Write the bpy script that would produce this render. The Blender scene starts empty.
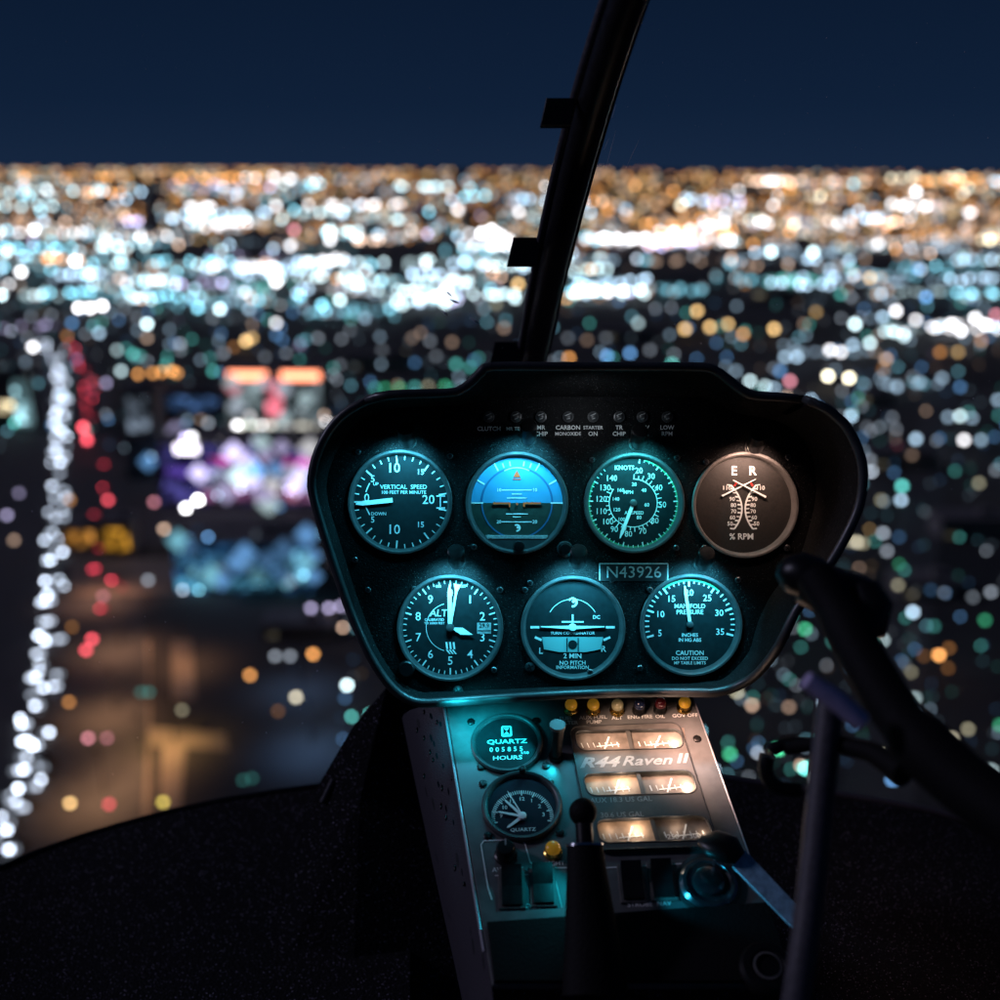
import bpy, math, random
from mathutils import Vector, Matrix
random.seed(7)
SC = bpy.context.scene
COL = SC.collection
PI = math.pi
R = math.radians

# ------------------------------------------------------------------ camera, sky, light, exposure
FPX = 1111.1                     # focal length in photo pixels (photo is 1000 x 1000)
PITCH = math.atan2(500 - 167.5, FPX)
ROLL = R(0.30)
H = 120.0                        # metres above the city
cam_d = bpy.data.cameras.new('camera')
cam = bpy.data.objects.new('camera', cam_d); COL.objects.link(cam)
cam_d.sensor_width = 36; cam_d.lens = 40
cam_d.clip_start = 0.02; cam_d.clip_end = 90000
RC = (Matrix.Rotation(PI/2 - PITCH, 3, 'X') @ Matrix.Rotation(ROLL, 3, 'Z'))
cam.matrix_world = RC.to_4x4()
cam_d.dof.use_dof = True
cam_d.dof.focus_distance = 0.875
cam_d.dof.aperture_fstop = 3.4
SC.camera = cam

w = bpy.data.worlds.new('World'); SC.world = w; w.use_nodes = True
nt = w.node_tree; nt.nodes.clear()
tc = nt.nodes.new('ShaderNodeTexCoord'); sx = nt.nodes.new('ShaderNodeSeparateXYZ')
rp = nt.nodes.new('ShaderNodeValToRGB'); bg = nt.nodes.new('ShaderNodeBackground'); wo = nt.nodes.new('ShaderNodeOutputWorld')
nt.links.new(tc.outputs['Generated'], sx.inputs[0]); nt.links.new(sx.outputs['Z'], rp.inputs[0])
nt.links.new(rp.outputs[0], bg.inputs[0]); nt.links.new(bg.outputs[0], wo.inputs[0])
e = rp.color_ramp.elements
e[0].position = 0.0; e[0].color = (0.0082, 0.0200, 0.050, 1)
e[1].position = 0.18; e[1].color = (0.0030, 0.0090, 0.026, 1)
n_ = e.new(0.05); n_.color = (0.0052, 0.0148, 0.040, 1)
n_ = e.new(1.0); n_.color = (0.002, 0.006, 0.018, 1)
bg.inputs[1].default_value = 1.0

sun_d = bpy.data.lights.new('moon_light', 'SUN'); sun_d.energy = 0.62; sun_d.angle = R(6); sun_d.color = (0.72, 0.68, 1.0)  # added violet fill from the left, standing in for city glow and moon
sun = bpy.data.objects.new('moon_light', sun_d); COL.objects.link(sun)
sun.matrix_world = (RC @ Vector((-0.80, 0.48, 0.07)).normalized().to_track_quat('Z', 'Y').to_matrix()).to_4x4()

SC.view_settings.view_transform = 'Standard'; SC.view_settings.look = 'None'
SC.view_settings.exposure = 0; SC.view_settings.gamma = 1; SC.view_settings.use_curve_mapping = False
SC.render.engine = 'CYCLES'
cy = SC.cycles
cy.use_denoising = True
try:
    cy.denoiser = 'OPENIMAGEDENOISE'; cy.denoising_input_passes = 'RGB_ALBEDO_NORMAL'
except Exception: pass
cy.use_adaptive_sampling = False
cy.max_bounces = 5; cy.diffuse_bounces = 1; cy.glossy_bounces = 3; cy.transparent_max_bounces = 12
cy.sample_clamp_indirect = .5; cy.caustics_reflective = False; cy.caustics_refractive = False

# ------------------------------------------------------------------ pixel helpers
def ray(px, py): return RC @ Vector(((px-500)/FPX, (500-py)/FPX, -1.0))
def P(px, py, z): return ray(px, py) * z                 # point at depth z on a photo pixel's ray
def G(px, py, h=0.0):                                    # point of the city ground (h metres above it)
    d = ray(px, py); return d * ((h-H)/d.z)

class Frame:
    def __init__(s, o, x, y, n):
        s.o = o; s.M = Matrix((x, y, n)).transposed()
    def hit(s, px, py, h=0.0):
        n = s.M.col[2]; d = ray(px, py); return d * ((s.o + n*h).dot(n) / d.dot(n))
    def local(s, px, py, org, h=0.0):
        return s.M.transposed() @ (s.hit(px, py, h) - org)
    def mat(s, org):
        m = s.M.to_4x4(); m.translation = org; return m

ZP = 0.89
PANEL = Frame(P(585, 530, ZP), RC.col[0].copy(), RC.col[1].copy(), RC.col[2].copy())
K = ZP/FPX                                               # metres per photo pixel on the panel
_a, _b, _c = P(445, 705, .9), P(690, 697, .9), P(485, 950, .742)
_x = (_b-_a).normalized(); _n = _x.cross(_a-_c).normalized(); _y = _n.cross(_x)
CONS = Frame(_a, _x, _y, _n)

# ------------------------------------------------------------------ materials
def new_mat(name):
    m = bpy.data.materials.new(name); m.use_nodes = True
    return m, m.node_tree, m.node_tree.nodes['Principled BSDF']
def pbr(name, col, rough=.5, metal=0., bump=0., bscale=800., var=0., vscale=60., spec=.5, coat=0., detail=3):
    m, t, b = new_mat(name)
    b.inputs['Base Color'].default_value = (*col, 1); b.inputs['Roughness'].default_value = rough
    b.inputs['Metallic'].default_value = metal; b.inputs['Specular IOR Level'].default_value = spec
    b.inputs['Coat Weight'].default_value = coat
    co = t.nodes.new('ShaderNodeTexCoord')
    if bump:
        n = t.nodes.new('ShaderNodeTexNoise'); n.inputs['Scale'].default_value = bscale; n.inputs['Detail'].default_value = detail
        bp = t.nodes.new('ShaderNodeBump'); bp.inputs['Strength'].default_value = bump; bp.inputs['Distance'].default_value = 1.0/bscale
        t.links.new(co.outputs['Object'], n.inputs['Vector']); t.links.new(n.outputs['Fac'], bp.inputs['Height'])
        t.links.new(bp.outputs[0], b.inputs['Normal'])
    if var:
        n = t.nodes.new('ShaderNodeTexNoise'); n.inputs['Scale'].default_value = vscale; n.inputs['Detail'].default_value = 5
        r = t.nodes.new('ShaderNodeMapRange'); r.inputs['To Min'].default_value = 1-var; r.inputs['To Max'].default_value = 1+var
        r.inputs['From Min'].default_value = .3; r.inputs['From Max'].default_value = .7
        mx = t.nodes.new('ShaderNodeVectorMath'); mx.operation = 'SCALE'; mx.inputs[0].default_value = col
        t.links.new(co.outputs['Object'], n.inputs['Vector']); t.links.new(n.outputs['Fac'], r.inputs[0])
        t.links.new(r.outputs[0], mx.inputs['Scale']); t.links.new(mx.outputs[0], b.inputs['Base Color'])
        r2 = t.nodes.new('ShaderNodeMapRange'); r2.inputs['To Min'].default_value = max(.05, rough-.12); r2.inputs['To Max'].default_value = min(1, rough+.12)
        t.links.new(n.outputs['Fac'], r2.inputs[0]); t.links.new(r2.outputs[0], b.inputs['Roughness'])
    return m
def emit(name, col, s):
    m = bpy.data.materials.new(name); m.use_nodes = True; t = m.node_tree; t.nodes.clear()
    em = t.nodes.new('ShaderNodeEmission'); o = t.nodes.new('ShaderNodeOutputMaterial')
    em.inputs[0].default_value = (*col, 1); em.inputs[1].default_value = s
    t.links.new(em.outputs[0], o.inputs[0])
    m.cycles.emission_sampling = 'NONE'
    return m
M = {}
M['wrinkle'] = pbr('black_wrinkle_paint', (.0030, .0032, .0036), .55, bump=.55, bscale=900, var=.45, vscale=300, spec=.09)
M['hood'] = pbr('black_hood_vinyl', (.0042, .0042, .0046), .66, bump=.6, bscale=700, var=.3, vscale=250, spec=.12)
M['bezel'] = pbr('black_bezel', (.042, .044, .046), .38, bump=.1, bscale=900, var=.2, vscale=120)
M['bezel_warm'] = pbr('grey_bezel', (.10, .095, .09), .45, bump=.15, bscale=900, var=.25, vscale=150)
M['dial'] = pbr('dial_black', (.006, .0125, .0145), .7, var=.25, vscale=200, spec=.15)
M['dial_brown'] = pbr('dial_speckled', (.011, .009, .0075), .6, bump=.2, bscale=1500, var=.5, vscale=500)
M['mark'] = pbr('white_marking', (.78, .80, .78), .6, var=.08, vscale=400)
M['mark_dim'] = pbr('worn_grey_marking', (.32, .34, .34), .6, var=.35, vscale=700)
M['mark_soft'] = pbr('silver_lettering', (.27, .27, .265), .5, var=.15, vscale=600)
M['needle'] = pbr('white_needle', (.86, .87, .85), .5)
M['orange'] = pbr('orange_marking', (1.0, .085, .012), .5)
M['green'] = pbr('green_arc', (.05, .30, .14), .5)
M['red'] = pbr('red_marking', (.6, .04, .03), .5)
M['sky_drum'] = pbr('sky_blue_drum', (.04, .23, .40), .5, var=.06, vscale=80)
M['earth_drum'] = pbr('earth_drum', (.010, .024, .017), .55, var=.3, vscale=200)
M['drum_edge'] = pbr('drum_dark_ring', (.015, .10, .22), .5)  # darker blue outline of the inner dome
M['tc_ball'] = pbr('inclinometer_tube', (.22, .42, .42), .35)
M['plastic'] = pbr('black_plastic', (.006, .006, .0065), .36, bump=.08, bscale=700, var=.2, vscale=150, spec=.3)
M['rubber'] = pbr('black_rubber', (.0045, .0045, .005), .7, bump=.3, bscale=500, spec=.15)
M['steel'] = pbr('screw_steel', (.09, .09, .095), .35, metal=.8, var=.3, vscale=500)
M['chrome'] = pbr('chrome', (.55, .56, .58), .18, metal=1., bump=.05, bscale=500, var=.1, vscale=300)
M['console'] = pbr('grey_console_paint', (.10, .104, .106), .46, bump=.12, bscale=1300, var=.18, vscale=90)
M['cluster'] = pbr('brushed_dark_grey', (.070, .067, .064), .5, bump=.1, bscale=1600, var=.2, vscale=120)
M['carpet'] = pbr('black_carpet', (.0065, .0065, .0085), .9, bump=1., bscale=420, var=.6, vscale=500, spec=.15)
M['tube'] = pbr('dark_painted_tube', (.06, .056, .068), .5, bump=.3, bscale=900, var=.3, vscale=300)
M['post'] = pbr('black_post_paint', (.010, .010, .012), .34, bump=.12, bscale=600, var=.3, vscale=200)
M['bright_edge'] = pbr('bare_aluminium_edge', (.5, .5, .55), .4, metal=.6)  # bright tone puts the plate's edge highlight into the colour
M['gauge_face'] = pbr('cream_gauge_face', (.42, .31, .22), .5, var=.25, vscale=120)
M['gauge_dark'] = pbr('grey_gauge_face', (.16, .13, .11), .5, var=.35, vscale=120)
M['gold'] = pbr('gold_lamp_rim', (.85, .52, .12), .22, metal=1., var=.12, vscale=400)
M['amber_lens'] = pbr('amber_lens', (.62, .33, .02), .12, coat=.6)
M['clear_lens'] = pbr('clear_lens', (.30, .27, .16), .12, coat=.6)
M['blue_lens'] = pbr('dark_blue_lens', (.012, .018, .05), .12, coat=.6)
M['red_lens'] = pbr('dark_red_lens', (.06, .008, .012), .12, coat=.6)
M['clock_face'] = pbr('clock_face', (.012, .010, .02), .6, var=.2, vscale=150, spec=.12)
M['ring_black'] = pbr('polished_black', (.16, .18, .2), .22, metal=.9, var=.2, vscale=200)
M['tag'] = pbr('blue_clear_key_tag', (.34, .62, .78), .2, var=.3, vscale=200, coat=.3)
for _k, _c, _e in (('amber_lens', (1, .50, .04), .10), ('clear_lens', (1, .72, .3), .035), ('red_lens', (1, .05, .05), .01)):
    _b = M[_k].node_tree.nodes['Principled BSDF']; _b.inputs['Emission Color'].default_value = (*_c, 1); _b.inputs['Emission Strength'].default_value = _e; M[_k].cycles.emission_sampling = 'NONE'  # faint glow added to lenses; in the row it stands in for warm light
M['placard'] = pbr('black_placard', (.012, .012, .013), .4)
M['scratch'] = pbr('scratch_white', (.75, .75, .8), .5)
def glint_flecks(m, sc, col):  # bright flecks put grain and tiny glints into the base colour
    t = m.node_tree; b = t.nodes['Principled BSDF']; co = t.nodes.new('ShaderNodeTexCoord'); vo = t.nodes.new('ShaderNodeTexVoronoi'); vo.inputs['Scale'].default_value = sc
    lt = t.nodes.new('ShaderNodeMath'); lt.operation = 'LESS_THAN'; lt.inputs[1].default_value = .26
    sp = t.nodes.new('ShaderNodeSeparateColor'); pw = t.nodes.new('ShaderNodeMath'); pw.operation = 'POWER'; pw.inputs[1].default_value = 5.
    ml = t.nodes.new('ShaderNodeMath'); ml.operation = 'MULTIPLY'; mx = t.nodes.new('ShaderNodeMix'); mx.data_type = 'RGBA'
    src = b.inputs['Base Color'].links[0].from_socket
    t.links.new(co.outputs['Object'], vo.inputs['Vector']); t.links.new(vo.outputs['Distance'], lt.inputs[0]); t.links.new(vo.outputs['Color'], sp.inputs[0]); t.links.new(sp.outputs[0], pw.inputs[0])
    t.links.new(lt.outputs[0], ml.inputs[0]); t.links.new(pw.outputs[0], ml.inputs[1]); t.links.new(ml.outputs[0], mx.inputs[0]); t.links.new(src, mx.inputs[6]); mx.inputs[7].default_value = (*col, 1)
    t.links.new(mx.outputs[2], b.inputs['Base Color'])
glint_flecks(M['carpet'], 520, (.50, .45, .60)); glint_flecks(M['wrinkle'], 900, (.10, .10, .10)); glint_flecks(M['hood'], 800, (.12, .12, .12)); glint_flecks(M['rubber'], 700, (.10, .09, .12)) if M['rubber'].node_tree.nodes['Principled BSDF'].inputs['Base Color'].links else None
# pedestal side: grey paint with dark drips
def drip_mat():
    m, t, b = new_mat('grey_paint_with_drips')
    co = t.nodes.new('ShaderNodeTexCoord'); mp = t.nodes.new('ShaderNodeMapping'); mp.inputs['Scale'].default_value = (62, 27, 62)
    vo = t.nodes.new('ShaderNodeTexVoronoi'); vo.inputs['Scale'].default_value = 1.0
    rr = t.nodes.new('ShaderNodeValToRGB'); rr.color_ramp.elements[0].position = .16; rr.color_ramp.elements[1].position = .20
    rr.color_ramp.elements[0].color = (.012, .012, .016, 1); rr.color_ramp.elements[1].color = (.036, .032, .043, 1)
    n = t.nodes.new('ShaderNodeTexNoise'); n.inputs['Scale'].default_value = 900
    bp = t.nodes.new('ShaderNodeBump'); bp.inputs['Strength'].default_value = .5; bp.inputs['Distance'].default_value = .001
    t.links.new(co.outputs['Object'], mp.inputs[0]); t.links.new(mp.outputs[0], vo.inputs['Vector']); t.links.new(vo.outputs['Distance'], rr.inputs[0])
    t.links.new(rr.outputs[0], b.inputs['Base Color']); t.links.new(co.outputs['Object'], n.inputs['Vector']); t.links.new(n.outputs[0], bp.inputs['Height'])
    t.links.new(bp.outputs[0], b.inputs['Normal']); b.inputs['Roughness'].default_value = .6
    return m
M['drip'] = drip_mat()
def clear_mat(name, c):
    m = bpy.data.materials.new(name); m.use_nodes = True; t = m.node_tree; t.nodes.clear()
    a = t.nodes.new('ShaderNodeBsdfTransparent'); a.inputs[0].default_value = (*c, 1); o = t.nodes.new('ShaderNodeOutputMaterial')
    t.links.new(a.outputs[0], o.inputs[0]); return m
M['glass'] = clear_mat('clear_cover_glass', (.97, .98, .98))
M['windscreen'] = clear_mat('clear_windscreen_acrylic', (.95, .97, .98))
CYAN = (.085, .66, .95); CYANC = (.012, .62, .80); WARM = (1.0, .62, .48)
M['cyan_bulb'] = emit('cyan_bulb', (.05, .75, 1.0), 2.2)
M['warm_bulb'] = emit('warm_bulb', (1.0, .72, .52), 2.2)

# one material for every city lamp: colour and power are each lamp's own
def emit_cells(name, col, s, sc):
    m = bpy.data.materials.new(name); m.use_nodes = True; t = m.node_tree; t.nodes.clear()
    co = t.nodes.new('ShaderNodeTexCoord'); vo = t.nodes.new('ShaderNodeTexVoronoi'); vo.inputs['Scale'].default_value = sc; vo.distance = 'CHEBYCHEV'
    sp = t.nodes.new('ShaderNodeSeparateColor'); pw = t.nodes.new('ShaderNodeMath'); pw.operation = 'POWER'; pw.inputs[1].default_value = 3.0
    ml = t.nodes.new('ShaderNodeMath'); ml.operation = 'MULTIPLY_ADD'; ml.inputs[1].default_value = s*3.4; ml.inputs[2].default_value = s*.12
    em = t.nodes.new('ShaderNodeEmission'); em.inputs[0].default_value = (*col, 1); o = t.nodes.new('ShaderNodeOutputMaterial')
    t.links.new(co.outputs['Object'], vo.inputs['Vector']); t.links.new(vo.outputs['Color'], sp.inputs[0]); t.links.new(sp.outputs[0], pw.inputs[0])
    t.links.new(pw.outputs[0], ml.inputs[0]); t.links.new(ml.outputs[0], em.inputs[1]); t.links.new(em.outputs[0], o.inputs[0])
    m.cycles.emission_sampling = 'NONE'; return m
def lamp_mat():
    m = bpy.data.materials.new('city_lamp_glow'); m.use_nodes = True; t = m.node_tree; t.nodes.clear()
    oi = t.nodes.new('ShaderNodeObjectInfo'); em = t.nodes.new('ShaderNodeEmission'); o = t.nodes.new('ShaderNodeOutputMaterial')
    t.links.new(oi.outputs['Color'], em.inputs[0]); t.links.new(oi.outputs['Alpha'], em.inputs[1]); t.links.new(em.outputs[0], o.inputs[0])
    m.cycles.emission_sampling = 'NONE'; return m
M['lamp'] = lamp_mat()
def ground_mat():
    m, t, b = new_mat('dark_desert_city_ground')
    co = t.nodes.new('ShaderNodeTexCoord'); n = t.nodes.new('ShaderNodeTexNoise'); n.inputs['Scale'].default_value = .012; n.inputs['Detail'].default_value = 8
    r = t.nodes.new('ShaderNodeValToRGB'); r.color_ramp.elements[0].color = (.014, .014, .016, 1); r.color_ramp.elements[1].color = (.06, .055, .05, 1)
    r.color_ramp.elements[0].position = .35; r.color_ramp.elements[1].position = .7
    t.links.new(co.outputs['Object'], n.inputs['Vector']); t.links.new(n.outputs[0], r.inputs[0]); t.links.new(r.outputs[0], b.inputs['Base Color'])
    b.inputs['Roughness'].default_value = .9; return m
M['ground'] = ground_mat()
M['asphalt'] = pbr('asphalt', (.05, .05, .052), .85, var=.3, vscale=.3)
M['plaza'] = pbr('lit_paving', (.20, .165, .13), .8, var=.35, vscale=.06)
M['facade'] = pbr('dark_facade', (.12, .11, .11), .7, var=.3, vscale=.2)
M['car'] = pbr('dark_car_paint', (.03, .03, .035), .3)

# ------------------------------------------------------------------ mesh builder
_tcache = {}
def text_geo(s, shear=0., bold=0., align='CENTER'):
    key = (s, shear, bold, align)
    if key not in _tcache:
        c = bpy.data.curves.new('t', 'FONT'); c.body = s; c.size = 1.0; c.resolution_u = 2; c.shear = shear; c.offset = bold
        c.align_x = align; c.align_y = 'CENTER'; c.fill_mode = 'FRONT'
        o = bpy.data.objects.new('t', c); COL.objects.link(o)
        dg = bpy.context.evaluated_depsgraph_get(); me = bpy.data.meshes.new_from_object(o.evaluated_get(dg))
        _tcache[key] = ([(v.co.x, v.co.y) for v in me.vertices], [tuple(p.vertices) for p in me.polygons])
        bpy.data.objects.remove(o); bpy.data.curves.remove(c); bpy.data.meshes.remove(me)
    return _tcache[key]

class MB:
    def __init__(s, k=1.0): s.v = []; s.f = []; s.mi = []; s.k = k; s.m = 0
    def add(s, vs, fs):
        b = len(s.v); k = s.k
        s.v += [(x*k, y*k, z*k) for x, y, z in vs]
        for f in fs: s.f.append(tuple(b+i for i in f)); s.mi.append(s.m)
        return s
    # flat drawing in the local xy plane
    def poly(s, pts, z=0.): return s.add([(x, y, z) for x, y in pts], [tuple(range(len(pts)))])
    def rect(s, cx, cy, w, h, z=0., a=0.):
        c, n = math.cos(a), math.sin(a)
        return s.poly([(cx+x*c-y*n, cy+x*n+y*c) for x, y in ((-w/2, -h/2), (w/2, -h/2), (w/2, h/2), (-w/2, h/2))], z)
    def line(s, x0, y0, x1, y1, w, z=0.):
        return s.rect((x0+x1)/2, (y0+y1)/2, math.hypot(x1-x0, y1-y0), w, z, math.atan2(y1-y0, x1-x0))
    def pline(s, pts, w, z=0.):
        for a, b in zip(pts, pts[1:]): s.line(*a, *b, w, z)
        return s
    def tick(s, a, r0, r1, w, z=0., cx=0., cy=0.):           # a clockwise from the top, degrees
        t = R(90-a); c, n = math.cos(t), math.sin(t)
        return s.line(cx+c*r0, cy+n*r0, cx+c*r1, cy+n*r1, w, z)
    def arc(s, r0, r1, a0, a1, z=0., n=40, cx=0., cy=0.):
        vs = []; fs = []
        for i in range(n+1):
            t = R(90-(a0+(a1-a0)*i/n)); c, q = math.cos(t), math.sin(t)
            vs += [(cx+c*r0, cy+q*r0, z), (cx+c*r1, cy+q*r1, z)]
            if i: fs.append((2*i-2, 2*i-1, 2*i+1, 2*i))
        return s.add(vs, fs)
    def disc(s, r, z=0., cx=0., cy=0., n=48): return s.poly([(cx+r*math.cos(2*PI*i/n), cy+r*math.sin(2*PI*i/n)) for i in range(n)], z)
    def text(s, body, x, y, h, z=0., a=0., shear=0., bold=.012, align='CENTER', sx=1.0):
        vs, fs = text_geo(body, shear, bold, align); q = h/.70; c, n = math.cos(a), math.sin(a)
        return s.add([(x+(vx*sx*c-vy*n)*q, y+(vx*sx*n+vy*c)*q, z) for vx, vy in vs], fs)
    # solids
    def lathe(s, prof, n=56, cx=0., cy=0., cap0=False, cap1=False):      # (r, z) about local z
        vs = []; fs = []
        for r, z in prof: vs += [(cx+r*math.cos(2*PI*i/n), cy+r*math.sin(2*PI*i/n), z) for i in range(n)]
        for j in range(len(prof)-1):
            for i in range(n): fs.append((j*n+i, j*n+(i+1) % n, (j+1)*n+(i+1) % n, (j+1)*n+i))
        if cap0: fs.append(tuple(reversed(range(n))))
        if cap1: fs.append(tuple((len(prof)-1)*n+i for i in range(n)))
        return s.add(vs, fs)
    def box(s, c, d):
        x, y, z = c; a, b, e_ = d[0]/2, d[1]/2, d[2]/2
        return s.add([(x+i*a, y+j*b, z+q*e_) for i in (-1, 1) for j in (-1, 1) for q in (-1, 1)],
                     [(0, 1, 3, 2), (4, 6, 7, 5), (0, 4, 5, 1), (2, 3, 7, 6), (0, 2, 6, 4), (1, 5, 7, 3)])
    def prism(s, pts, z0, z1, ch=0.):                        # extruded outline with chamfered top edge
        n = len(pts); cx = sum(p[0] for p in pts)/n; cy = sum(p[1] for p in pts)/n
        def ins(p):
            d = math.hypot(p[0]-cx, p[1]-cy); q = max(0, 1-ch/d) if d else 1
            return (cx+(p[0]-cx)*q, cy+(p[1]-cy)*q)
        rings = [[(x, y, z0) for x, y in pts]]
        rings.append([(x, y, z1-ch) for x, y in pts])
        if ch: rings.append([(*ins(p), z1) for p in pts])
        vs = sum(rings, []); fs = []
        for j in range(len(rings)-1):
            for i in range(n): fs.append((j*n+i, j*n+(i+1) % n, (j+1)*n+(i+1) % n, (j+1)*n+i))
        b = (len(rings)-1)*n; fs.append(tuple(b+i for i in range(n))); fs.append(tuple(reversed(range(n))))
        return s.add(vs, fs)
    def tube(s, pts, rad, n=14, caps=True, flat=1.0):
        pts = [Vector(p) for p in pts]; rads = rad if isinstance(rad, (list, tuple)) else [rad]*len(pts)
        vs = []; fs = []; ref = Vector((0.13, 0.21, 1.0))
        for i, p in enumerate(pts):
            t = (pts[min(i+1, len(pts)-1)]-pts[max(i-1, 0)]).normalized()
            if abs(t.dot(ref.normalized())) > .95: ref = Vector((1, .1, .05))
            x = t.cross(ref).normalized(); y = t.cross(x)
            for k in range(n):
                a = 2*PI*k/n; q = p + (x*math.cos(a)+y*math.sin(a)*flat)*rads[i]; vs.append(tuple(q))
            if i:
                for k in range(n): fs.append(((i-1)*n+k, (i-1)*n+(k+1) % n, i*n+(k+1) % n, i*n+k))
        if caps: fs.append(tuple(reversed(range(n)))); fs.append(tuple((len(pts)-1)*n+k for k in range(n)))
        return s.add(vs, fs)
    def ball(s, c, r, n=20, m=12, sz=1.0):
        pr = [(r*math.sin(PI*j/m), c[2]-r*sz*math.cos(PI*j/m)) for j in range(m+1)]
        pr[0] = (r*.02, pr[0][1]); pr[-1] = (r*.02, pr[-1][1])
        return s.lathe(pr, n, c[0], c[1], True, True)
    def grid(s, rows):
        n = len(rows[0]); vs = [tuple(p) for r_ in rows for p in r_]
        fs = [(j*n+i, j*n+i+1, (j+1)*n+i+1, (j+1)*n+i) for j in range(len(rows)-1) for i in range(n-1)]
        return s.add(vs, fs)
    def build(s, name, mats, parent=None, smooth=None, label=None):
        me = bpy.data.meshes.new(name); me.from_pydata(s.v, [], s.f)
        mats = mats if isinstance(mats, list) else [mats]
        for m in mats: me.materials.append(m)
        if len(mats) > 1:
            for p, i in zip(me.polygons, s.mi): p.material_index = i
        me.validate()
        if smooth:
            me.polygons.foreach_set('use_smooth', [True]*len(me.polygons)); me.set_sharp_from_angle(angle=R(smooth))
        o = bpy.data.objects.new(name, me); COL.objects.link(o)
        if parent: o.parent = parent
        if label: o['label'] = label
        return o
def tag(o, label=None, cat=None, group=None, kind=None):
    for k, v in (('label', label), ('category', cat), ('group', group), ('kind', kind)):
        if v: o[k] = v
    return o
def thing(name, label, cat, mat=None, group=None):
    o = bpy.data.objects.new(name, None); COL.objects.link(o); o.empty_display_size = .02
    if mat is not None: o.matrix_world = mat
    return tag(o, label, cat, group)
def lamp(name, parent, loc, target, power, col, ang=150, rad=.003, blend=.6):
    d = bpy.data.lights.new(name, 'SPOT'); d.energy = power; d.color = col; d.spot_size = R(ang); d.spot_blend = blend; d.shadow_soft_size = rad
    o = bpy.data.objects.new(name, d); COL.objects.link(o); o.parent = parent
    d.specular_factor = .35
    o.matrix_basis = Matrix.Translation(loc) @ (Vector(loc)-Vector(target)).to_track_quat('Z', 'Y').to_matrix().to_4x4()
    return o
def smooth_loop(pts, sub=4, closed=True):
    out = []; n = len(pts)
    for i in range(n if closed else n-1):
        p0, p1, p2, p3 = (pts[(i+j-1) % n] if closed else pts[min(max(i+j-1, 0), n-1)] for j in range(4))
        for k in range(sub):
            t = k/sub
            out.append(tuple(.5*((2*b)+(-a+c)*t+(2*a-5*b+4*c-d)*t*t+(-a+3*b-3*c+d)*t**3) for a, b, c, d in zip(p0, p1, p2, p3)))
    if not closed: out.append(tuple(pts[-1]))
    return out
def fill_holes(outer, holes, depth=0.):
    """outline with holes filled as one flat mesh: (verts, faces) in the xy plane"""
    c = bpy.data.curves.new('f', 'CURVE'); c.dimensions = '2D'; c.fill_mode = 'BOTH' if depth else 'NONE'
    c.dimensions = '2D'; c.fill_mode = 'BOTH'; c.extrude = depth
    for pts in [outer]+holes:
        sp = c.splines.new('POLY'); sp.points.add(len(pts)-1); sp.use_cyclic_u = True
        for q, p in zip(sp.points, pts): q.co = (p[0], p[1], 0, 1)
    o = bpy.data.objects.new('f', c); COL.objects.link(o)
    dg = bpy.context.evaluated_depsgraph_get(); me = bpy.data.meshes.new_from_object(o.evaluated_get(dg))
    r = ([tuple(v.co) for v in me.vertices], [tuple(p.vertices) for p in me.polygons])
    bpy.data.objects.remove(o); bpy.data.curves.remove(c); bpy.data.meshes.remove(me)
    return r
def circ(cx, cy, r, n=64): return [(cx+r*math.cos(2*PI*i/n), cy+r*math.sin(2*PI*i/n)) for i in range(n)]

# ------------------------------------------------------------------ the setting: ground, roads
g = MB(); S = 62000.
g.grid([[(x, y, -H) for x in (-S, -8000, -1500, 0, 1500, 8000, S)] for y in (-3000, 0, 800, 3000, 9000, S)])
tag(g.build('ground', M['ground']), kind='structure')
def road(name, pts, width, mat, z):
    b = MB(); L = []; Rr = []
    for i, p in enumerate(pts):
        t = (pts[min(i+1, len(pts)-1)]-pts[max(i-1, 0)]); t.z = 0; t.normalize(); s_ = Vector((t.y, -t.x, 0))
        L.append(p - s_*width/2 + Vector((0, 0, z))); Rr.append(p + s_*width/2 + Vector((0, 0, z)))
    b.grid([L, Rr]); return tag(b.build(name, mat), kind='structure')
BOUL = [(-10, 930), (8, 860), (28, 780), (44, 710), (54, 640), (58, 560), (60, 480), (62, 420), (62, 380), (52, 352), (30, 338), (-20, 326)]
BOUL3 = [G(*p) for p in smooth_loop(BOUL, 3, False)]
road('road', BOUL3, 46, M['asphalt'], .02)
for k_, q_ in enumerate((((96, 590), (122, 590), (112, 870), (62, 870)), ((130, 640), (150, 640), (150, 860), (124, 860)), ((150, 727), (226, 733), (228, 750), (150, 746)), ((162, 744), (186, 746), (180, 812), (160, 812)), ((172, 640), (192, 640), (196, 700), (172, 700)), ((70, 560), (235, 556), (240, 592), (70, 596)))):
    plz = MB(); plz.poly([tuple(G(*c_)[:2]) for c_ in q_], -H+.012+.004*k_); tag(plz.build('lit_strip', M['plaza']), kind='structure')  # pale strips where the floodlit lanes show; brightness put into their colour
for a, b, wd in (((-60, 470), (420, 452), 16), ((-60, 300), (1080, 322), 24), ((560, 345), (1080, 352), 18), ((860, 900), (960, 260), 14), ((-60, 250), (1080, 246), 40)):
    road('road', [G(*a), G(*b)], wd, M['asphalt'], .016)

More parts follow.
